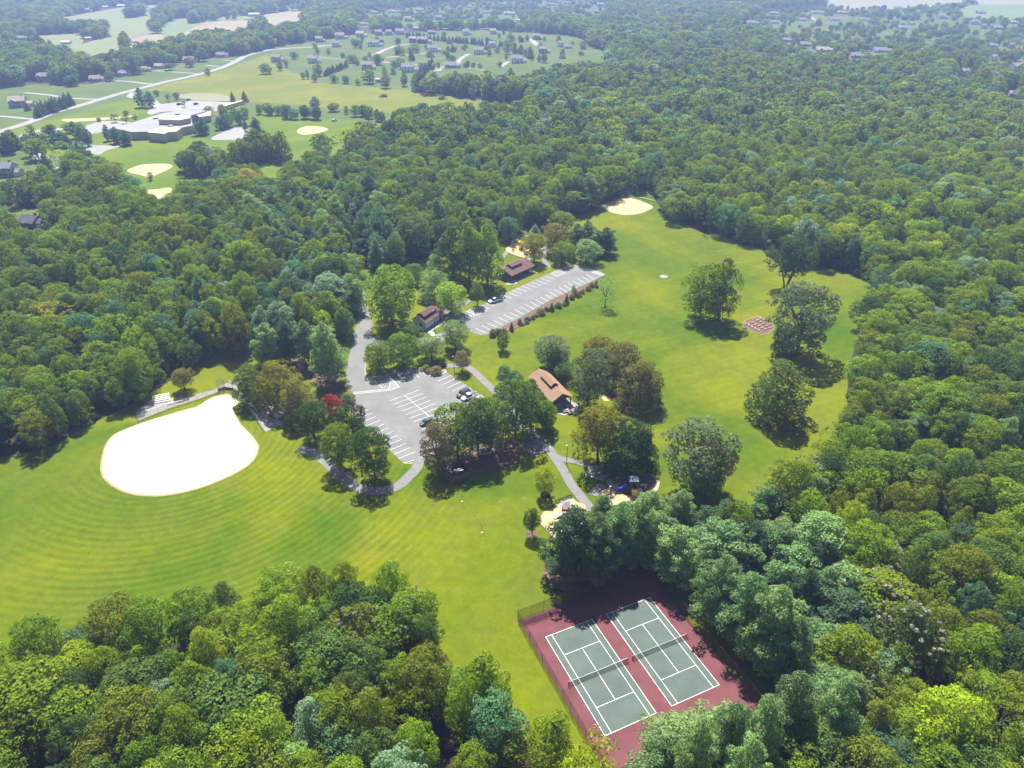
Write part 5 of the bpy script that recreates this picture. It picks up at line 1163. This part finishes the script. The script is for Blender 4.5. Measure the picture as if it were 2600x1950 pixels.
sheet('mulch_painted_shade', smooth(gs('J', [(1420,575),(1500,545),(1600,505),(1700,478),(1790,482),(1850,560),(1800,640),(1700,680),(1600,720),(1480,690),(1400,650)]), 3), .225, M['rmulch'])  # mulch tone over the play sand; tree shade put into its colour
sandbox(gs('S', [(175,400),(230,350),(290,335),(370,350),(470,420),(490,470),(430,522),(300,490),(180,440)]))
sheet('play_patio', gs('J', [(715,812),(895,728),(935,775),(760,845)]), .24, M['conc'])
for x, y, lab in ((778,765,'dark bench behind the red playground, left of two'),(862,735,'dark bench behind the red playground, right of two')): bench('J', x, y, .42, 2.0, lab, 'pole', back=True)
def tower(rt, cx, cyy, w, zd, zr, roofm, postm, deckm):
    for a in (-1, 1):
        for b in (-1, 1): m = MB(); m.bar((cx+a*w/2, cyy+b*w/2, 0), (cx+a*w/2, cyy+b*w/2, zr), .07, 6); m.build('post', M[postm], rt)
    m = MB(); m.box((cx, cyy, zd), (w, w, .1)); m.build('deck', M[deckm], rt)
    m = MB(); v = w*.68; m.add([(cx-v, cyy-v, zr), (cx+v, cyy-v, zr), (cx+v, cyy+v, zr), (cx-v, cyy+v, zr), (cx, cyy, zr+.75)], [(0,1,4),(1,2,4),(2,3,4),(3,0,4),(3,2,1,0)]); m.build('roof', M[roofm], rt)
def slide(rt, a, b, mt, w=.6, tube=False):
    a, b = Vector(a), Vector(b); m = MB()
    if tube:
        pts = [a]; 
        for i in range(1, 9):
            t = i/8; p = a.lerp(b, t); p.z = a.z+(b.z-a.z)*(t**.85)+.18*math.sin(t*9); pts.append(p)
        m.tube(pts, .42, 9)
    else:
        d = (b-a); h = Vector((d.x, d.y, 0)).normalized(); n = Vector((-h.y, h.x, 0))*w/2; end = b+h*.5
        for s0, s1, zz in ((-1, 1, 0),):
            m.add([a-n, a+n, b+n, b-n, end+n, end-n], [(0,3,2,1),(3,5,4,2)])
        for s in (-1, 1): m.bar(a+n*s+Vector((0,0,.1)), b+n*s+Vector((0,0,.1)), .09, 5); m.bar(b+n*s+Vector((0,0,.1)), end+n*s+Vector((0,0,.1)), .09, 5)
    return m.build('slide', M[mt], rt)
def rel(o, p): return (p[0]-o[0], p[1]-o[1])
# blue slide playground
o = g('J', 1590, 640, 0); pg = empty('play_tower', (o[0], o[1], .2), 0, label='playground tower with a long blue tube slide and slate-blue hip roof', cat='playground')
tt = rel(o, g('J', 1588, 515, 4.3)); tower(pg, tt[0], tt[1], 1.8, 1.9, 4.2, 'bgrey', 'purple', 'pole')
s0 = rel(o, g('J', 1548, 572, 2.2)); s1 = rel(o, g('J', 1385, 650, .6)); slide(pg, (s0[0], s0[1], 2.4), (s1[0], s1[1], .55), 'blue', tube=True)
t2 = rel(o, g('J', 1605, 690, .8)); m = MB(); m.box((t2[0], t2[1], .8), (1.5, .12, 1.3)); m.build('panel', M['yellow'], pg)
t3 = rel(o, g('J', 1600, 655, 1.8)); m = MB(); m.box((t3[0], t3[1], 1.75), (1.5, .1, .9)); m.build('panel', M['wplast'], pg)
for dx, dy in ((0,0),(1.6,0),(1.6,1.6),(0,1.6)): m = MB(); m.bar((t2[0]-.8+dx, t2[1]+dy, 0), (t2[0]-.8+dx, t2[1]+dy, 2.9), .07, 6); m.build('post', M['yellow'], pg)
m = MB(); m.box((t2[0], t2[1]+.8, 1.3), (1.6,1.6,.1)); m.build('deck', M['pole'], pg)
m = MB(); m.box(((t2[0]+tt[0])/2, (t2[1]+.8+tt[1])/2, 1.5), (1.0, abs(tt[1]-t2[1])*.7, .12)); m.build('bridge', M['purple'], pg)
t4 = rel(o, g('J', 1655, 640, 1.2)); slide(pg, (t4[0], t4[1], 1.6), (t4[0]+.6, t4[1]-2.0, .3), 'bgrey'); m = MB(); m.bar((t4[0],t4[1],0),(t4[0],t4[1],2.6),.08,6); m.bar((t4[0]+1.4,t4[1]+.5,0),(t4[0]+1.4,t4[1]+.5,2.6),.08,6); m.bar((t4[0],t4[1],2.6),(t4[0]+1.4,t4[1]+.5,2.6),.06,6); m.build('climber', M['purple'], pg)
# red and white playground
o = g('J', 825, 870); pr = empty('play_tower', (o[0], o[1], .2), 0, label='small red playground tower with white double slide and grey canopy', cat='playground')
tt = rel(o, g('J', 825, 800, 3.0)); tower(pr, tt[0], tt[1], 1.6, 1.2, 2.9, 'gpost', 'red', 'red')
for k in (0, .75): s0 = (tt[0]-.7-k*.2, tt[1]-.5-k*.8); slide(pr, (s0[0], s0[1], 1.25), (rel(o, g('J', 700, 950))[0]+k*.35, rel(o, g('J', 700, 950))[1]-k*.4, .15), 'wplast', .62)
t2 = rel(o, g('J', 880, 885)); m = MB(); m.tube([(tt[0]+.7, tt[1]-.4, 1.3), ((tt[0]+t2[0])/2+.4, (tt[1]+t2[1])/2, 1.25), (t2[0]+.3, t2[1]+.2, 1.1), (t2[0]+1.4, t2[1]+.3, 1.1)], .36, 8); m.build('crawl_tube', M['wplast'], pr)
m = MB(); m.box((t2[0]-.7, t2[1]+.2, .9), (.5, 1.1, 1.4), .3); m.build('panel', M['red'], pr)
t3 = rel(o, g('J', 962, 895, .7)); m = MB(); m.box((t3[0], t3[1], .75), (1.1, .1, 1.1), .15); m.build('panel', M['yellow'], pr)
for k in (-.55, .55): m = MB(); m.bar((t3[0]+k, t3[1], 0), (t3[0]+k, t3[1], 1.9), .06, 6); m.build('post', M['red'], pr)
# far yellow playground
o = g('S', 355, 400); py = empty('play_tower', (o[0], o[1], .2), .3, label='bright yellow climbing tower on the far playground', cat='playground'); tower(py, 0, 0, 1.7, 1.6, 3.2, 'yellow', 'yellow', 'yellow'); slide(py, (.8,-.6,1.6), (2.6,-2.2,.15), 'yellow', .7); m = MB(); m.box((0,-.85,2.1), (1.6,.1,.9)); m.build('panel', M['yellow'], py); m = MB(); m.box((-.85,0,2.1), (.1,1.6,.9)); m.build('panel', M['yellow'], py)
o = g('S', 260, 445); ps = empty('spring_rider', (o[0], o[1], .2), .3, label='small yellow play panel standing alone on the far playground', cat='playground'); m = MB(); m.box((0,0,.95), (1.2,.12,1.1)); m.build('panel', M['yellow'], ps)
for k in (-.6,.6): m = MB(); m.bar((k,0,0),(k,0,1.6),.06,6); m.build('post', M['yellow'], ps)

# ------------------------------------------------------------------ vehicles
def car(x, y, rz, body, kind, label, z=.06, group=None):
    rt = empty('parked_car', (x, y, z), rz, label=label, cat='pickup truck' if kind == 'pickup' else 'bus' if kind == 'bus' else 'car', group=group)
    L, Wd = {'pickup': (5.4, 1.95), 'suv': (4.8, 1.9), 'sedan': (4.6, 1.8), 'bus': (10.5, 2.5)}[kind]; bm_ = CARM[body]
    def loft(secs, name, mt):     # cross sections: x, half width, z low, z high
        m = MB(); v = []
        for (xx, hw, zl, zh) in secs:
            v += [(xx, -hw, zl), (xx, hw, zl), (xx, hw, (zl+zh)/2), (xx, hw*.93, zh), (xx, -hw*.93, zh), (xx, -hw, (zl+zh)/2)]
        fs = []
        for i in range(len(secs)-1):
            for j in range(6): fs.append((i*6+j, (i+1)*6+j, (i+1)*6+(j+1) % 6, i*6+(j+1) % 6))
        fs += [tuple(range(5, -1, -1)), tuple((len(secs)-1)*6+j for j in range(6))]
        m.add(v, fs); return m.build(name, mt, rt)
    l = L/2; w = Wd/2
    if kind == 'bus':
        loft([(-l, w*.9, .6, 2.8), (-l+.2, w, .5, 3.05), (l-1.6, w, .5, 3.05), (l-1.5, w, .5, 3.0)], 'body', bm_); loft([(l-1.6, w*.9, .5, 1.6), (l-.2, w*.85, .5, 1.5), (l, w*.8, .6, 1.2)], 'bonnet', bm_)
        m = MB(); m.box((-.8, 0, 3.08), (L-2.2, Wd*.86, .06)); m.build('roof', M['wplast'], rt)
        for s in (-1, 1): m = MB(); m.box((-.8, s*w*1.0, 2.2), (L-2.6, .04, .7)); m.build('window', M['glass'], rt)
        wr_ = .5
    else:
        hb = .95 if kind == 'sedan' else 1.08
        loft([(-l, w*.86, .45, hb*.88), (-l+.15, w*.95, .32, hb*.95), (-l+1, w, .3, hb), (l-1.4, w, .3, hb*.97), (l-.4, w*.95, .32, hb*.82), (l, w*.82, .42, hb*.7)], 'body', bm_)
        if kind == 'sedan': cs, top = [(-l+.75, .62), (-l+1.35, 1), (.35, 1), (1.15, .55)], 1.42
        elif kind == 'suv': cs, top = [(-l+.12, .75), (-l+.5, 1), (.55, 1), (1.2, .5)], 1.75
        else: cs, top = [(-.55, .9), (-.35, 1), (.75, 1), (1.45, .4)], 1.82
        loft([(xx, w*.86, hb-.06, hb+(top-hb)*k_*.97) for xx, k_ in cs], 'window', M['glass'])
        m = MB(); m.box(((cs[1][0]+cs[2][0])/2, 0, top+.0), (cs[2][0]-cs[1][0]+.1, Wd*.78, .07), 0, .94); m.build('roof', bm_, rt)
        if kind == 'pickup': m = MB(); m.box((-l+1.05, 0, hb+.02), (1.75, Wd*.8, .06)); m.build('bed', M['dark'], rt)
        for s in (-1, 1):
            m = MB(); m.box((l-.12, s*w*.62, hb*.66), (.14, .34, .16)); m.build('headlight', M['wplast'], rt)
        wr_ = .34
    for a in (-1, 1):
        for s in (-1, 1): m = MB(); m.bar((a*L*.31, s*(w-.2), wr_), (a*L*.31, s*(w+.02), wr_), wr_, 12); m.build('wheel', M['rubber'], rt)
    return rt
def carp(f, x, y, f2, x2, body, kind, label, **k):
    """x,y rear end, x2 front end, on the ground in the picture"""
    a = g(f, x, y); b = g(f, f2[0] if isinstance(f2, tuple) else x2[0], f2[1] if isinstance(f2, tuple) else x2[1])
    return car((a[0]+b[0])/2, (a[1]+b[1])/2, math.atan2(b[1]-a[1], b[0]-a[0]), body, kind, label, **k)
carp('G', 1000, 782, (885, 815), None, 'white', 'pickup', 'white pickup truck parked in tree shade in the upper car park')
carp('H', 1255, 540, (1150, 590), None, 'black', 'suv', 'black car parked left of the white pickup in the lower car park')
carp('H', 1330, 570, (1190, 620), None, 'white', 'pickup', 'white pickup truck parked at the right edge of the lower car park')
carp('H', 1400, 600, (1270, 650), None, 'silver', 'sedan', 'silver car right of the white pickup, half under the trees')
carp('H', 925, 805, (800, 855), None, 'green', 'sedan', 'dark car with pale roof alone in the centre bays of the lower car park')
carp('H', 1000, 1040, (1075, 1110), None, 'blue', 'sedan', 'bright blue car glimpsed under the grove trees')
carp('H', 1370, 1120, (1460, 1105), None, 'silver', 'sedan', 'grey car in deep shade under the grove')
for f, x, y, x2, y2, b, lab in [('O',1500,180,1530,172,'blue','dark blue car at the back of the school car park'),('O',1560,212,1590,205,'black','black car in the middle of the school car park'),('O',1425,214,1455,208,'black','dark car at the left of the school car park'),
                                ('C',498,786,516,782,'white','white van-like car on the track beside the far ball field'),('C',670,800,690,803,'black','dark car at the edge of the school ball field'),('C',755,812,780,808,'white','white car at the edge of the school ball field')]:
    carp(f, x, y, (x2, y2), None, b, 'suv', lab)
for i in range(6):
    a = interp((1798,252),(1930,212), i/5); X, Y = g('O', *a); car(X, Y, math.radians(62), 'bus', 'bus', f'yellow school bus with white roof in the bus bay, {ORD(i, 6)}', group='school buses', z=.3)

# ------------------------------------------------------------------ the school
def block(rt, name, pts, h, z0, roofm, wallm, lip=.35):
    m = MB(); m.prism(pts, z0, h-.02); m.build(name, wallm, rt)
    c = (sum(p[0] for p in pts)/len(pts), sum(p[1] for p in pts)/len(pts))
    m = MB(); m.prism([(c[0]+(p[0]-c[0])*1.012, c[1]+(p[1]-c[1])*1.012) for p in pts], h, h+lip); m.build('roof', roofm, rt)
so = g('O', 1300, 400); sch_ = empty('school', (so[0], so[1], .1), 0, label='long low tan school building with flat white and grey roofs', cat='school')
def R_(pts, h): return [rel(so, p) for p in planar('O', pts, h)]
block(sch_, 'wing', R_([(880,400),(1060,357),(1290,285),(1420,262),(1560,256),(1660,262),(1530,300),(1545,378),(1450,398),(1350,390),(1250,410),(1190,428),(1065,432),(960,410)], 5.2), 5.2, 0, M['groof'], M['schwall'])
block(sch_, 'wing', R_([(1183,434),(1215,412),(1290,400),(1380,392),(1455,402),(1415,428),(1350,432),(1320,446)], 5.9), 5.9, 0, M['wroof'], M['schwall'])
block(sch_, 'gym', R_([(1270,330),(1305,297),(1530,300),(1524,320),(1440,336)], 9.0), 9.0, 5.56, M['wroof'], M['schwall'])
block(sch_, 'wing', R_([(1565,285),(1600,262),(1698,262),(1690,300),(1600,310)], 4.4), 4.4, 0, M['wroof'], M['schwall'])
for x, y in ((1425,288),(1372,385),(1250,322)):
    p = rel(so, g('O', x, y, 5.6)); m = MB(); m.box((p[0], p[1], 6.1), (3, 2.4, 1.1)); m.build('roof_vent', M['gpost'], sch_)
wa, wb = rel(so, g('O', 1188, 434, 5.9)), rel(so, g('O', 1318, 445, 5.9))
for i in range(8):
    p = interp(wa, wb, (i+.5)/8); m = MB(); m.box((p[0], p[1]-.06, 2.6), (1.4, .2, 1.5), math.atan2(wb[1]-wa[1], wb[0]-wa[0])); m.build('window', M['glass'], sch_)
for n_, p in [('school_car_park', [(1190,250),(1240,160),(1290,205),(1430,190),(1540,175),(1800,188),(1965,192),(1930,225),(1790,258),(1690,262),(1560,250),(1290,268),(1210,292),(1180,280)]),
              ('school_car_park', [(580,410),(800,342),(960,340),(1060,352),(880,398),(900,415),(700,450),(560,450)]),('school_car_park', [(668,532),(980,540),(860,575),(790,614),(700,590)]),
              ('play_court', [(1695,492),(1700,470),(1800,425),(1880,395),(2010,392),(2055,438),(1930,494)])]:
    sheet(n_, gs('O', p), .14, M['road'])
sheet('dry_ground', smooth(gs('O', [(1380,135),(1500,120),(1700,118),(1830,140),(1840,180),(1560,172)]), 2), .115, M['pale'])
sheet('dry_ground', smooth(gs('O', [(495,330),(560,322),(900,310),(1090,290),(1090,300),(900,325),(600,345),(520,342)]), 2), .115, M['psand'])
ribbon('drive', gs('O', [(600,395),(480,405),(380,408),(260,430),(195,460),(190,500),(225,550),(290,600),(360,650)]), 7.5, .16, M['road'])
ribbon('main_road', gs('O', [(-300,545),(-80,455),(0,425),(250,345),(420,275),(620,222),(800,168),(1000,110),(1180,65),(1330,25)])+gs('P', [(1260,555),(1500,495),(1640,440),(1720,395),(1800,370),(1900,350),(2050,338),(2212,330)])+gs('M', [(200,322),(330,310)]), 8.5, .18, M['road'])
for p, w in [(gs('O', [(1090,108),(1060,140),(1100,150)]), 10),(gs('P', [(790,568),(900,573),(1040,590),(1090,592)]), 5),(gs('P', [(170,652),(320,665),(500,690),(740,700)]), 5),(gs('P', [(1090,498),(1250,508),(1400,520)]), 4),(gs('P', [(1570,422),(1660,432)]), 5),
             (gs('P', [(1440,458),(1540,468)]), 4),(gs('O', [(-80,300),(60,305),(180,318),(270,325)]), 5),(gs('M', [(160,405),(250,410),(360,418)]), 4),(gs('M', [(500,420),(560,385),(640,345),(720,320),(800,310)]), 7),(gs('M', [(600,435),(760,450),(900,460),(980,470),(1100,470)]), 6),
             (gs('M', [(640,405),(760,390),(860,378),(950,368)]), 6),(gs('M', [(1140,450),(1150,425),(1180,400),(1220,380)]), 6),(gs('M', [(1215,478),(1260,485),(1330,492)]), 4),(gs('M', [(1440,470),(1475,445),(1500,435)]), 6),(gs('M', [(1640,265),(1680,300),(1705,320)]), 9),
             (gs('M', [(770,95),(810,115),(860,130)]), 7),(gs('N', [(785,98),(820,125),(850,140)]), 7)]:
    ribbon('drive', p, w, .15 if w != 6 else .17, M['road'])
sheet('driveway_court', gs('M', [(970,500),(985,478),(1035,476),(1020,498)]), .16, M['conc'])
sheet('driveway_court', gs('N', [(930,315),(990,312),(1010,345),(960,350)]), .12, M['conc'])
for p in ([(1020,745),(1060,715),(1140,690),(1260,682),(1350,685),(1385,700),(1360,725),(1250,775),(1195,792),(1130,775)],):
    ii = smooth(gs('O', p), 3); sheet('infield', ii, .13, M['sand2'])
sheet('infield_rim', smooth(gs('O', [(1165,895),(1240,890),(1365,875),(1370,910),(1300,960),(1180,950)]), 3), .12, M['psand'])
sheet('infield', smooth(gs('C', [(262,850),(290,825),(340,815),(410,818),(465,832),(440,850),(350,868),(290,868)]), 3), .13, M['psand'])

# ------------------------------------------------------------------ houses
RF = {1: 'hroof1', 2: 'hroof2', 3: 'hroof3', 4: 'hroof4'}; WL = {1: 'hwall1', 2: 'hwall2', 3: 'hwall3', 4: 'hwall4'}
def house(f, x, y, w, st, rf, wl, rz, label, near=False):
    X, Y = g(f, x, y); sc = F/(Y*cp+CH*sp); L = max(8, w/FR[f][2]/sc*.92); barn = 'barn' in label or 'shed' in label
    Wd = min(10.5, L*.62) if not barn else min(14, L*.55); L = min(L, 30); ev = 5.4 if st == 2 else 2.9; rdg = ev+Wd*.5*(.62 if not barn else .35)
    rt = empty('barn' if barn else 'house', (X, Y+Wd*.5, .04), rz*.5, label=label, cat='barn' if barn else 'house', group=None)
    roofm = M['wroof'] if barn and wl == 1 else M[RF[rf]]
    walls(rt, L*.72, Wd, ev, rdg, M[WL[wl]]); gable(rt, 0, 0, L*.72, Wd, ev+.05, rdg+.05, .45, roofm, th=.2)
    # cross gable or garage wing
    gl = L*.30
    if not barn:
        m = MB(); hw = gl/2; x0_ = L*.36+.0
        m.add([(x0_, -Wd*.36, 0), (x0_+gl, -Wd*.36, 0), (x0_+gl, Wd*.30, 0), (x0_, Wd*.30, 0), (x0_, -Wd*.36, 2.7), (x0_+gl, -Wd*.36, 2.7), (x0_+gl, Wd*.30, 2.7), (x0_, Wd*.30, 2.7), (x0_+gl, -Wd*.03, 4.4), (x0_, -Wd*.03, 4.4)], [(0,1,5,4),(2,3,7,6),(1,2,6,8,5),(3,0,4,9,7)])
        m.build('garage', M[WL[wl]], rt); gable(rt, x0_+gl/2+.25, -Wd*.03, gl-.3, Wd*.66, 2.8, 4.5, .3, roofm, name='garage_roof')
        m = MB(); gx = -L*.14; gw = L*.13; m.add([(gx-gw, -Wd/2-1.2, 0), (gx+gw, -Wd/2-1.2, 0), (gx+gw, -Wd/2, 0), (gx-gw, -Wd/2, 0), (gx-gw, -Wd/2-1.2, ev), (gx+gw, -Wd/2-1.2, ev), (gx+gw, -Wd/2, ev), (gx-gw, -Wd/2, ev), (gx, -Wd/2-1.2, ev+gw*.7), (gx, -Wd/2, ev+gw*.7)],
                               [(0,1,5,8,4),(1,2,6,5),(3,0,4,7)]); m.build('front_gable', M[WL[wl]], rt)
        m = MB(); m.add([(gx-gw-.3, -Wd/2-1.5, ev-.1), (gx, -Wd/2-1.5, ev+gw*.7+.15), (gx+gw+.3, -Wd/2-1.5, ev-.1), (gx-gw-.3, -.5, ev-.1), (gx, -.5, ev+gw*.7+.15), (gx+gw+.3, -.5, ev-.1)], [(0,1,4,3),(1,2,5,4)]); m.build('front_gable_roof', roofm, rt)
        m = MB(); m.box((L*.2, Wd*.12, rdg+.4), (1.0, .9, 1.9)); m.build('chimney', M['hwall4'], rt)
    if Y < 1500:
        n = 4 if not barn else 3
        for lv in range(st):
            for i in range(n):
                xx = -L*.31+L*.62*i/(n-1)
                if abs(xx+L*.14) < L*.13+.3: yy = -Wd/2-1.25 if not barn else -Wd/2-.04
                else: yy = -Wd/2-.04
                m = MB(); m.box((xx, yy, 1.55+lv*2.7), (1.1, .1, 1.3)); m.build('window', M['glass'], rt)
        m = MB(); m.box((L*.05, -Wd/2-.05, 1.1), (1.0, .12, 2.1)); m.build('door', M['hwall4'], rt)
        if not barn: m = MB(); m.box((L*.36+gl/2, -Wd*.36-.05, 1.15), (gl*.6, .12, 2.1)); m.build('garage_door', M['hwall1'], rt)
    return rt
for h in HOUSES: house(*h)

# yard trees of the far estate
est = gs('M', [(140,300),(480,240),(760,250),(1050,235),(1400,235),(1700,260),(1950,290),(2120,370),(1960,400),(1780,430),(1500,470),(1300,470),(1000,480),(830,560),(780,600),(500,590),(350,560),(180,560),(60,470)])
rq = random.Random(21); bx_ = [min(p[0] for p in est), max(p[0] for p in est), min(p[1] for p in est), max(p[1] for p in est)]; cand = []
while len(cand) < 75:
    x, y = rq.uniform(*bx_[:2]), rq.uniform(*bx_[2:])
    if not inpoly(np.array([x]), np.array([y]), est)[0]: continue
    if any(math.hypot(x-h[0], y-h[1]) < 13 or (abs(x-h[0]) < 9 and -75 < y-h[1] < 0) for h in HP): continue
    cand.append((x, y))
yt = {}
for k, (x, y) in enumerate(cand):
    j = min(range(len(HP)), key=lambda i: math.hypot(HP[i][0]-x, HP[i][1]-y)); hl = ' '.join(HOUSES[j][8].split()[:8])
    side = 'left of' if x < HP[j][0]-6 else 'right of' if x > HP[j][0]+6 else 'behind' if y > HP[j][1] else 'in front of'
    o_ = tree('field_tree', x, y, rq.uniform(5, 9.5), rq.uniform(2.6, 4.6), rq.choice(['round', 'round', 'dome', 'oval', 'lobes']), rq.choice(['green', 'mid', 'blue', 'olive', 'green', 'dark', 'pale']), '-', group='yard trees of the far estate', far=True)
    yt.setdefault(f'yard tree {side} the {hl}', []).append((x, o_))
for lab, lst in yt.items():
    for i, (x, o_) in enumerate(sorted(lst, key=lambda a: a[0])): o_['label'] = lab+('' if len(lst) == 1 else ', '+ORD(i, len(lst)))

# ------------------------------------------------------------------ haze
hm = bpy.data.materials.new('haze_air'); hm.use_nodes = True; q = hm.node_tree; q.nodes.remove(q.nodes['Principled BSDF'])
pv = q.nodes.new('ShaderNodeVolumePrincipled'); pv.inputs['Color'].default_value = HAZE_COLOR; pv.inputs['Density'].default_value = HAZE_DENSITY
pv.inputs['Anisotropy'].default_value = 0.2
q.links.new(pv.outputs[0], q.nodes['Material Output'].inputs['Volume'])
hz = MB(); hz.box((0, 3600, (CH+10-2)/2), (17800, 10000, CH+12)); hz.build('haze', hm, kind='stuff')
